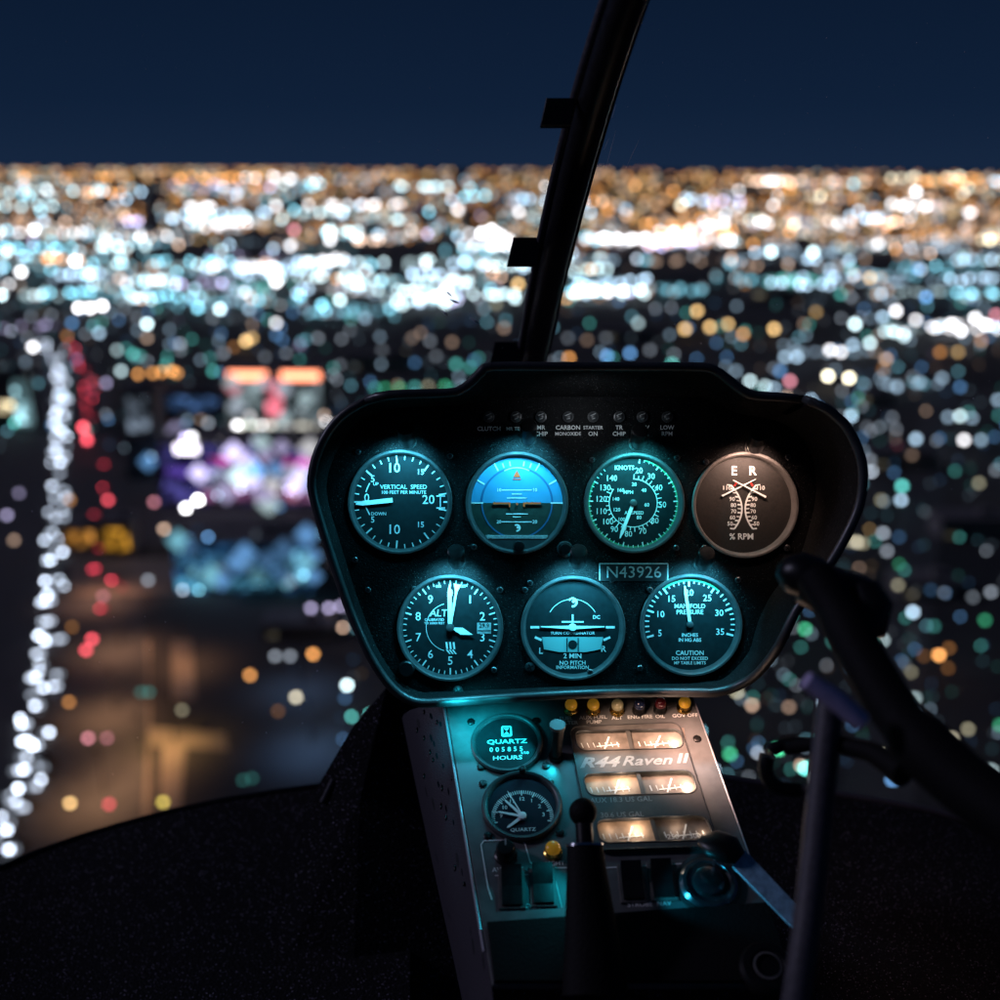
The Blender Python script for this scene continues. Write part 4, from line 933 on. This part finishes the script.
# ------------------------------------------------------------------ centre console
CO = CONS.hit(445, 705)
cons = thing('centre_console', 'grey sloping centre console under the instrument panel, teal lit left and warm lit right', 'console', CONS.mat(CO))
def cl(px, py, h=0.): return CONS.local(px, py, CO, h)
KC = .83/FPX
PLT = [(445, 702), (692, 694), (795, 985), (492, 985)]
pts = [tuple(cl(x, y)[:2]) for x, y in PLT]; pts.reverse()
b = MB(); b.prism(pts, -.006, 0, .0012); cplate = b.build('faceplate', M['console'], cons)
b = MB(); a_, c_ = cl(444.5, 704), cl(485, 951); b.tube([tuple(a_+Vector((-.0007, 0, -.001))), tuple(c_+Vector((-.0007, 0, -.001)))], .0011, 8); b.build('left_edge', M['bright_edge'], cons)  # thin bright tube drawn as the highlight along the plate's edge
b = MB(); a_, c_ = cl(692.5, 698), cl(762, 893); b.tube([tuple(a_+Vector((.0007, 0, -.001))), tuple(c_+Vector((.0007, 0, -.001)))], .0009, 8); b.build('right_edge', M['bright_edge'], cons)
inv = CONS.mat(CO).inverted()
b = MB(); L0 = [(446, 704), (456, 770), (466, 832), (476, 893), (486, 952), (492, 990), (497, 1030)]
rows = []
for dx, sl, dy, z0, zs in ((0, 0, 0, 0, 0), (-12, .008, 1, .912, .00058), (-26, .026, 3, .920, .00052), (-36, .042, 6, .934, .00044), (-42, .05, 10, .958, .00034), (-44, .052, 14, 1.0, .0003)):
    rows.append([inv @ (CONS.hit(x, y, -.004) if dx == 0 else P(x+dx+sl*(y-704), y+dy, z0-zs*(y-704))) for x, y in L0])
b.grid(rows); b.build('side_panel', M['drip'], cons, 80)
for px, py, dz in ((417, 730, 2), (424, 712, 2), (424, 738, 2), (433, 760, 1), (424, 776, 2), (442, 788, 1), (437, 722, 1), (446, 818, 1), (452, 778, 0), (455, 868, 1), (464, 884, 1), (430, 752, 2), (441, 806, 2)):
    z = (.905, .909, .913)[dz]-(.00060, .00058, .00054)[dz]*(py-704)
    b = MB(KC); b.ball((0, 0, 0), 1.5, 12, 8, 1.0); b.v = [(x, y*(2.3+.6*math.sin(px)), z_) for x, y, z_ in b.v]; o = b.build('droplet', M['plastic'], cons, 60); o.matrix_basis = Matrix.Translation(inv @ P(px, py, z))
b = MB(); rows = [[inv @ P(*p) for p in ((440, 690, 1.06), (468, 800, 1.06), (520, 1060, 1.03))], [inv @ P(*p) for p in ((386, 688, 1.04), (360, 800, 1.05), (350, 1060, 1.02))], [inv @ P(*p) for p in ((352, 728, 1.06), (318, 786, 1.08), (240, 1060, 1.05))]]
b.grid(rows); b.build('left_support', M['carpet'], cons)
b = MB(); b.tube([inv @ P(322, 802, 1.07), inv @ P(328, 790, 1.07), inv @ P(333, 779, 1.07)], .0022, 8); b.build('bracket', M['tube'], cons)
b = MB(); b.grid([[inv @ P(*p) for p in ((693, 697, .905), (762, 893, .79), (800, 1000, .73))], [inv @ P(*p) for p in ((690, 705, .98), (752, 893, .90), (785, 1010, .85))]]); b.build('side_panel', M['plastic'], cons)
b = MB(); b.grid([[inv @ P(*p) for p in ((492, 975, .748), (795, 975, .735))], [inv @ P(*p) for p in ((492, 1060, .80), (800, 1060, .79))]]); b.build('front_panel', M['carpet'], cons)
# lower black skirt of the plate
pts = [tuple(cl(x, y)[:2]) for x, y in ((487, 925), (768, 905), (793, 984), (494, 984))]; pts.reverse()
b = MB(); b.prism(pts, .0006, .0045, .0008); b.build('lower_cover', M['rubber'], cons)
# engraved white line work
b = MB(); Wl = .0009
def cln(*pp): return [tuple(cl(x, y)[:2]) for x, y in pp]
b.pline(cln((488, 888), (481, 845), (484, 841), (520, 840), (525, 844), (530, 862), (536, 868), (608, 868), (700, 863)), Wl, .0005); b.pline(cln((492, 900), (488, 888)), Wl, .0005)
b.pline(cln((495, 876), (554, 874), (562, 908)), Wl*.8, .0005)
b.build('line_work', M['mark'], cons)
def ctext(mb, s_, px, py, h, hz=.0006, **k):
    c = cl(px, py); mb.text(s_, c.x, c.y, h*KC, hz, **k)
b = MB()
for s_, px, py in (('FUEL', 566, 719), ('FILTER', 569, 723.5), ('AUX FUEL', 593, 718), ('PUMP', 594, 722.5), ('ALT', 617, 718.5), ('ENG FIRE', 640, 717.5), ('OIL', 660, 717), ('GOV OFF', 685, 716), ('LIGHT', 555, 864), ('AVIONICS', 508, 870), ('OFF', 505, 905), ('MASTER', 527, 907), ('VENT', 617, 918), ('STROBE', 640, 905), ('NAV', 664, 904)):
    b = MB(); ctext(b, s_, px, py, 4.6); b.build('lettering', M['mark'], cons)
for px, py in ((471, 722), (536, 721), (481, 767), (546, 766), (483, 784), (550, 783), (488, 836), (560, 833), (697, 739)):
    c = screw(cplate, px, py, 4.2, CONS, CO, KC, .0002, M['plastic'])

def cthing(px, py, name, label, cat, group=None, h=.0): return thing(name, label, cat, CONS.mat(CONS.hit(px, py, h)), group)
# hour meter
t = cthing(507, 744, 'hour_meter', 'oval looking hour meter lettered QUARTZ HOURS, topmost on the console', 'hour meter')
q = MB(KC); q.lathe([(38, 0), (38, 3.6), (36.4, 5), (34.5, 4.7), (33, 3.4), (32, 1.2)], 64); q.build('bezel', M['bezel'], t, 35)
q = MB(KC); q.disc(32.5, 1.7, n=64); q.build('dial_face', M['dial'], t)
q = MB(KC); q.disc(33.5, 3.2, n=64); q.build('glass', M['glass'], t)
q = MB(KC); z = 2.0
q.text('QUARTZ', 0, 1.5, 5.4, z, bold=.02, sx=1.35); q.text('HOURS', 0, -19, 5.0, z, bold=.02, sx=1.3); q.pline([(-4.6, 9), (4.6, 9), (4.6, 21), (-4.6, 21), (-4.6, 9)], 2.0, z); q.poly([(-3, 19), (3, 19), (0, 15.4)], z); q.poly([(-3, 11), (0, 14.6), (3, 11)], z); q.text('1/10', 18, -13.4, 3.4, z)
q.build('lettering', M['mark'], t)
q = MB(KC); q.text('0 0 5 8 5 5', -1, -8.4, 5.6, 2.0, bold=.01); q.build('counter', M['mark'], t)
# clock
t = cthing(522, 807, 'cockpit_clock', 'round quartz clock with white hands under the hour meter', 'clock')
q = MB(KC); q.lathe([(40, 0), (40, 4.6), (38.4, 6.2), (36.4, 5.8), (34.5, 4), (33.5, 1.2)], 64); q.build('bezel', M['bezel'], t, 35)
q = MB(KC); q.disc(34, 1.7, n=64); q.build('dial_face', M['clock_face'], t)
q = MB(KC); q.disc(35.5, 5.4, n=64); q.build('glass', M['glass'], t)
q = MB(KC); oy = -13
for i in range(-24, 25): q.tick(i*4.2, 31-(6 if i % 6 == 0 else 4.0), 31, 1.2 if i % 6 == 0 else .8, 2.0, 0, oy)
q.build('scale', M['mark'], t)
q = MB(KC)
for s_, a in (('9', -84), ('10', -56), ('11', -28), ('12', 0), ('1', 28), ('2', 56), ('3', 84)): q.text(s_, 21*math.sin(R(a)), oy+21*math.cos(R(a)), 4.2, 2.0)
q.text('QUARTZ', 0, -27, 3.6, 2.0, sx=1.2); q.build('lettering', M['mark'], t)
def chand(a, l, w, z):
    q = MB(KC); th = R(90-a); c, s_ = math.cos(th), math.sin(th); q.prism([(c*u-s_*v, oy+s_*u+c*v) for u, v in ((0, -w), (l*.9, -w*.6), (l, 0), (l*.9, w*.6), (0, w))], z, z+.6); q.build('hand', M['needle'], t)
chand(-76, 25, 1.5, 3.4); chand(-42, 26, 1.6, 4.2); chand(-128, 20, 1.9, 2.8); chand(-26, 32, .7, 5.0)
q = MB(KC); q.lathe([(4, 2.2), (4, 5.6), (2.6, 6.2)], 22, 0, oy, cap1=True); q.build('hub', M['needle'], t, 40)
q = MB(KC); q.lathe([(3.4, 6), (3.4, 13), (2.6, 14)], 18, 2, 37, cap1=True); q.build('winding_knob', M['plastic'], t, 40)

# fuel / engine gauge cluster
t = cthing(640, 780, 'gauge_cluster', 'dark grey gauge block with three lit slots, lettered R44 Raven II', 'gauge cluster')
GO = CONS.hit(640, 780)
def gl(px, py, h=0.): return CONS.local(px, py, GO, h)
def rounded(pts, rr=.18, n=5):
    out = []; m = len(pts)
    for i in range(m):
        p, a, c = Vector(pts[i]), Vector(pts[i-1]), Vector(pts[(i+1) % m]); d = min((a-p).length, (c-p).length)*rr
        p0, p1 = p+(a-p).normalized()*d, p+(c-p).normalized()*d
        for k in range(n+1):
            u = k/n; out.append(tuple((1-u)**2*p0+2*u*(1-u)*p+u*u*p1))
    return out
HP = .0042
outer = rounded([tuple(gl(x, y, HP)[:2]) for x, y in ((569, 727), (679, 722), (719, 846), (592, 850))], .10)
slots = []
SL = [((573, 731), (681, 729), (684, 748), (579, 751)), ((582, 774), (692, 770), (698, 793), (588, 796)), ((595, 820), (706, 815), (715, 840), (600, 843))]
for q_ in SL: slots.append(rounded([tuple(gl(x, y, HP)[:2]) for x, y in q_], .38))
vs, fs = fill_holes(outer, slots)
b = MB(); b.add([(x, y, HP) for x, y, z in vs], fs)
for ring in [outer]+slots:
    m = len(ring); b.add([(x, y, HP) for x, y in ring]+[(x, y, .0004) for x, y in ring], [(i, (i+1) % m, m+(i+1) % m, m+i) for i in range(m)])
b.build('cover', M['cluster'], t)
b = MB()
for ring in [outer]+slots:
    b.tube([(x, y, HP+.0001) for x, y in ring+[ring[0]]], .0006, 6, caps=False)
b.build('edging', M['bezel'], t, 60)
FH = .0007
for i, q_ in enumerate(SL):
    (x0, y0), (x1, y1), (x2, y2), (x3, y3) = q_
    def sp(u, v, h=FH): 
        px = (x0+(x1-x0)*u)*(1-v)+(x3+(x2-x3)*u)*v; py = (y0+(y1-y0)*u)*(1-v)+(y3+(y2-y3)*u)*v; return tuple(gl(px, py, h))
    for hf, (u0, u1) in enumerate(((-.02, .49), (.52, 1.03))):
        b = MB(); b.add([sp(u0, -.06), sp(u1, -.06), sp(u1, 1.06), sp(u0, 1.06)], [(3, 2, 1, 0)])
        g_ = b.build('gauge_face', M['gauge_dark'] if (i == 0 or hf) else M['gauge_face'], t)
        b = MB(); wd = (u1-u0)
        for k in range(7):
            u = u0+wd*(.12+.11*k); b.pline([sp(u, .62)[:2], sp(u+.008, .86)[:2]], .0009 if k % 3 == 0 else .0006, FH+.0003)
        b.build('scale', M['mark'], g_)
        b = MB(); nu = u0+wd*(.62 if hf == 0 else .5)
        b.pline([sp(nu-.05, .95)[:2], sp(nu+.02, .35)[:2]], .0013, FH+.0006); b.pline([sp(nu-.12, .82)[:2], sp(nu+.1, .74)[:2]], .0009, FH+.0006); b.build('needle', M['needle'], g_)
    b = MB(); b.add([sp(.485, -.06, .0006), sp(.525, -.06, .0006), sp(.525, 1.06, .0006), sp(.485, 1.06, .0006), sp(.485, -.06, .0034), sp(.525, -.06, .0034), sp(.525, 1.06, .0034), sp(.485, 1.06, .0034)],
                    [(0, 1, 5, 4), (1, 2, 6, 5), (2, 3, 7, 6), (3, 0, 4, 7), (4, 5, 6, 7)]); b.build('divider', M['cluster'], t)
    b = MB(); b.add([sp(0, 0, HP-.0005), sp(1, 0, HP-.0005), sp(1, 1, HP-.0005), sp(0, 1, HP-.0005)], [(3, 2, 1, 0)]); b.build('glass', M['glass'], t)
    for uu, vv, pw in ((.93, .62, (.011, .020, .0016)[i]), (.72, .25, (.0035, .004, .003)[i]), (.36, .3, (.002, .009, .009)[i]), (.12, .2, (.002, .002, .002)[i])):
        d = bpy.data.lights.new('slot_light', 'POINT'); d.energy = pw; d.color = (1, .70, .50); d.shadow_soft_size = .0022; d.specular_factor = 0
        o = bpy.data.objects.new('slot_light', d); COL.objects.link(o); o.parent = t; o.location = sp(uu, vv, .0062 if uu < .9 else .0036)
b = MB()
def gt(s_, px, py, h, **k):
    c = gl(px, py, HP); b.text(s_, c.x, c.y, h*KC, HP+.0003, **k)
b = MB(); gt('R44', 598, 763, 12, shear=.36, bold=.035, sx=1.42); b.build('lettering', M['mark_soft'], t)
b = MB(); gt('Raven', 646, 761, 11.5, shear=.36, bold=.018, sx=1.28); b.build('lettering', M['mark_soft'], t)
b = MB(); gt('II', 681, 759, 11.5, shear=.25, bold=.022, sx=1.5); b.build('lettering', M['mark_soft'], t)
b = MB(); gt('AUX 18.3 US GAL', 621, 800, 5.6, bold=.01); b.build('lettering', M['mark_soft'], t)
b = MB(); gt('30.6 US GAL', 622, 815, 5.6, bold=.01); b.build('lettering', M['mark_soft'], t)
b = MB(); c = gl(684, 837, FH); b.text('250     500', c.x, c.y, 5.2*KC, FH+.0007); b.build('gauge_lettering', M['mark'], t)

# warning lamps along the top of the console
def warn(px, py, r, lens, label, rim=None, tall=1.0):
    t = cthing(px, py, 'warning_lamp', label, 'warning lamp', 'warning lamps on the console')
    q = MB(KC); q.lathe([(r, 0), (r, 3*tall), (r*.86, 4.2*tall), (r*.80, 9*tall)], 26); q.build('rim', rim or M['gold'], t, 40)
    q = MB(KC); q.lathe([(r*.80, 8*tall), (r*.82, 12*tall), (r*.66, 15*tall), (r*.3, 16.8*tall), (.1, 17*tall)], 24, cap1=True); q.build('lens', lens, t, 60)
warn(571, 711, 8, M['amber_lens'], 'amber lamp over FUEL FILTER, first of the console row'); warn(593, 711, 8, M['amber_lens'], 'amber lamp over AUX FUEL PUMP, second of the console row')
warn(617, 711.5, 8, M['clear_lens'], 'smoky clear lamp over ALT with a gold rim'); warn(639, 711, 7.4, M['blue_lens'], 'dark blue lamp over ENG FIRE', M['plastic']); warn(660, 710, 7.4, M['red_lens'], 'dark red lamp over OIL', M['plastic']); warn(684, 709, 8, M['amber_lens'], 'amber lamp over GOV OFF at the corner of the console')
warn(553, 853, 9, M['amber_lens'], 'gold lamp alone under the clock', tall=.8)
# console post light
def cpost(px, py, label, h=34, lean=(2, 12)):
    t = cthing(px, py, 'post_light', label, 'post light', 'post lights on the console')
    q = MB(KC); q.lathe([(8, 0), (8, 2), (7, 4.4)], 24); q.build('collar', M['plastic'], t, 40)
    q = MB(KC); q.tube([(0, 0, 2), (lean[0]*.6, lean[1]*.6, h*.6), (lean[0], lean[1], h)], [6, 6.4, 6.8], 20); q.build('stem', M['plastic'], t, 40)
    q = MB(KC); q.tube([(lean[0], lean[1], h), (lean[0]*1.05, lean[1]*1.05, h*1.1)], [8.2, 8.2], 20); q.build('cap', M['bezel_warm'], t, 40)
    return t
tp = cpost(556, 757, 'black post light leaning up beside the hour meter')
lamp('console_lamp', tp, (-16*KC, 10*KC, 20*KC), (-60*KC, 4*KC, 0), .10, CYANC, 100, .003)
lamp('console_lamp', tp, (-4*KC, -9*KC, 10*KC), (-20*KC, -40*KC, 0), .035, CYANC, 120, .003)
# unseen spots added before the panel's lower lip, teal at left, warm at right
def plamp(px, py, h, tx, ty, th, power, col, rad=.005, ang=84):
    lamp('lip_fill', panel, tuple(pl(px, py, h)), tuple(panel.matrix_world.inverted() @ CONS.hit(tx, ty, th)), power, col, ang, rad, 1.0)
plamp(452, 703, .050, 478, 728, 0, .60, CYANC, .010); plamp(497, 700, .052, 488, 738, 0, .16, CYANC, .012)
plamp(672, 697, .064, 696, 752, 0, 1.15, (1, .56, .42), .016); plamp(604, 698, .060, 632, 748, 0, .50, (1, .62, .44), .010)
lamp('row_fill', panel, tuple(pl(585, 408, .05)), tuple(pl(585, 424, 0)), .05, (.75, .82, .9), 150, .01)  # unseen fill added to brighten the annunciator lettering
lamp('hood_fill', panel, tuple(pl(797, 575, .020)), tuple(pl(835, 520, .05)), .05, (1, .62, .48), 165, .005)  # unseen warm spot added for the lit patch on the hood's right
# lower controls
def rocker(px, py, w_, hgt, label):
    t = cthing(px, py, 'rocker_switch', label, 'switch', 'rocker switches on the console')
    q = MB(KC); q.prism([(-w_/2-3, -hgt/2-3), (w_/2+3, -hgt/2-3), (w_/2+3, hgt/2+3), (-w_/2-3, hgt/2+3)], 0, 2.4, .8); q.build('frame', M['bezel_warm'], t)  # lighter frame colour stands for highlights along the switch edges
    q = MB(KC); a_ = w_/2; h_ = hgt/2
    q.add([(-a_, -h_, 2), (a_, -h_, 2), (a_, h_, 2), (-a_, h_, 2), (-a_, -h_, 5), (a_, -h_, 5), (a_, h_, 13), (-a_, h_, 13), (-a_, 0, 6), (a_, 0, 6)],
          [(0, 1, 5, 4), (2, 3, 7, 6), (4, 5, 9, 8), (8, 9, 6, 7), (0, 4, 8, 7, 3), (1, 2, 6, 9, 5)]); q.build('paddle', M['plastic'], t)
rocker(512, 889, 19, 36, 'black rocker switch under the knob at the left of the console'); rocker(543, 887, 19, 36, 'black rocker switch beside the tall column, left of it')
rocker(632, 884, 19, 34, 'black rocker switch just right of the tall column'); rocker(662, 882, 19, 34, 'black rocker switch left of the ignition key')
t = cthing(506, 856, 'rotary_knob', 'black rotary dimmer knob in the white outline under the clock', 'knob')
q = MB(KC); q.lathe([(11, 0), (11, 3), (9.5, 4), (9, 14), (7.5, 16), (.3, 16.3)], 30, cap1=True); q.build('cap', M['plastic'], t, 40)
q = MB(KC); q.rect(0, 5, 1.4, 7, 16.6, 0); q.build('pointer', M['mark_dim'], t)
# friction column with ball knob in front of the cluster
t = cthing(590, 939, 'mixture_control', 'tall black tapering control column with a ball knob at its top', 'control lever')
q = MB(KC); q.tube([(0, -52, 3), (0, -10, 22), (-1, 42, 46), (-1, 60, 54)], [29, 24, 18, 16.5], 24, flat=.8); q.build('column', M['rubber'], t, 40)
q = MB(KC); q.tube([(-1, 60, 54), (-1, 62, 55)], [17.4, 17], 26, flat=.8); q.build('collar', M['chrome'], t, 40)
q = MB(KC); q.tube([(-1, 62, 55), (-1, 80, 62)], [8, 8], 16); q.build('stem', M['plastic'], t, 40)
q = MB(KC); q.ball((-1, 88, 66), 13, 24, 14); q.build('ball_knob', M['rubber'], t, 60)
lamp('column_fill', t, (-20*KC, 70*KC, 52*KC), (-46*KC, 34*KC, 0), .06, CYANC, 84, .003); lamp('column_fill', t, (34*KC, 26*KC, 34*KC), (128*KC, 44*KC, 10*KC), .13, (.03, .62, .95), 62, .003)  # bare unseen spots: teal glow beside the column, and one added for the key
# ignition
t = cthing(708, 885, 'ignition_switch', 'chrome ringed ignition switch at the lower right of the console', 'ignition switch')
q = MB(KC); q.lathe([(27, 0), (27, 4), (24, 7), (21, 7.4), (19, 5), (15, 5), (14, 9), (11, 10), (.4, 10)], 44, cap1=True); q.build('ring', M['ring_black'], t, 35)
q = MB(KC); q.lathe([(31, 0), (31, 1.6), (27.2, 1.8)], 44); q.build('base', M['bezel'], t, 35)
t = cthing(716, 874, 'ignition_key', 'black headed ignition key with a blue plastic tag hanging to its right', 'key')
q = MB(KC); q.tube([(-2, 4, 9), (-1, 6, 30)], [3, 3], 8, flat=.5); q.build('blade', M['chrome'], t)
q = MB(KC); q.tube([(-14, 18, 30), (-4, 12, 33), (10, 4, 34), (18, -4, 32)], [8, 17, 17, 9], 20, flat=.55); q.build('head', M['plastic'], t, 60)
q = MB(KC)
p0 = (17, -6, 30)
q.add([(12, 2, 30), (24, 4, 30), (68, -50, 14), (58, -66, 12), (12, 2, 33), (24, 4, 33), (68, -50, 17), (58, -66, 15), (10, -12, 30), (10, -12, 33)],
      [(4, 9, 7, 6, 5), (0, 1, 2, 3, 8), (0, 4, 5, 1), (1, 5, 6, 2), (2, 6, 7, 3), (3, 7, 9, 8), (8, 9, 4, 0)]); q.build('tag', M['tag'], t)
# big round knob at the bottom right
t = cthing(766, 972, 'round_knob', 'black round knob with a ring near the bottom edge', 'knob')
q = MB(KC); q.lathe([(24, 0), (24, 8), (21, 12), (15, 12.5), (13, 10), (.4, 10)], 40, cap1=True); q.build('cap', M['plastic'], t, 35)
q = MB(KC); q.lathe([(12.6, 9.8), (12.6, 12), (10.5, 12.4)], 32); q.build('inner_ring', M['bezel_warm'], t, 35)

# ------------------------------------------------------------------ cyclic stick, right of the console
cyc = thing('cyclic_stick', 'black cyclic stick with its arm reaching down to the right edge', 'cyclic stick', Matrix.Translation(P(800, 1000, .60)))
def cp(*pp): return [tuple(rel(cyc, P(*p))) for p in pp]
q = MB(); q.tube(cp((786, 1080, .60), (796, 1000, .60), (806, 930, .61), (814, 860, .62), (822, 780, .63), (830, 700, .64)), [.0078]*6, 18); q.build('post', M['tube'], cyc, 50)
q = MB(); q.tube(smooth_loop(cp((815, 575, .64), (838, 612, .625), (868, 668, .60), (905, 725, .575), (960, 780, .55), (1040, 838, .52)), 4, False), [.0115]*5+[.0128]*8+[.0155]*8, 22); q.build('arm', M['rubber'], cyc, 50)
q = MB(); q.tube(smooth_loop(cp((782, 582, .66), (800, 576, .66), (826, 590, .655), (856, 598, .645), (872, 606, .64)), 3, False), [.007, .010, .013, .0145, .015, .015, .015, .015, .0145, .014, .013, .010, .007], 22); q.build('grip', M['plastic'], cyc, 50)
q = MB(); q.tube(cp((862, 588, .64), (868, 606, .635), (866, 632, .63)), [.010, .014, .011], 16); q.build('trim_switch', M['plastic'], cyc, 50)
q = MB(); q.tube(cp((806, 680, .56), (836, 700, .56), (862, 722, .56)), [.0045, .0055, .005], 14); q.build('lever', pbr('violet_grey_lever', (.62, .54, .82), .5, var=.2, vscale=200), cyc, 50)  # bar and its violet colour stand in for a highlight on the stick
q = MB(); q.tube(smooth_loop(cp((806, 744, .66), (786, 744, .66), (770, 752, .66), (766, 770, .66), (776, 786, .66), (800, 790, .66)), 4, False), .0045, 12); q.build('ring', M['plastic'], cyc, 50)
q = MB(); q.tube(cp((786, 748, .65), (830, 742, .64), (872, 752, .62), (905, 772, .6)), [.004, .005, .006, .009], 16); q.build('linkage', M['rubber'], cyc, 50)
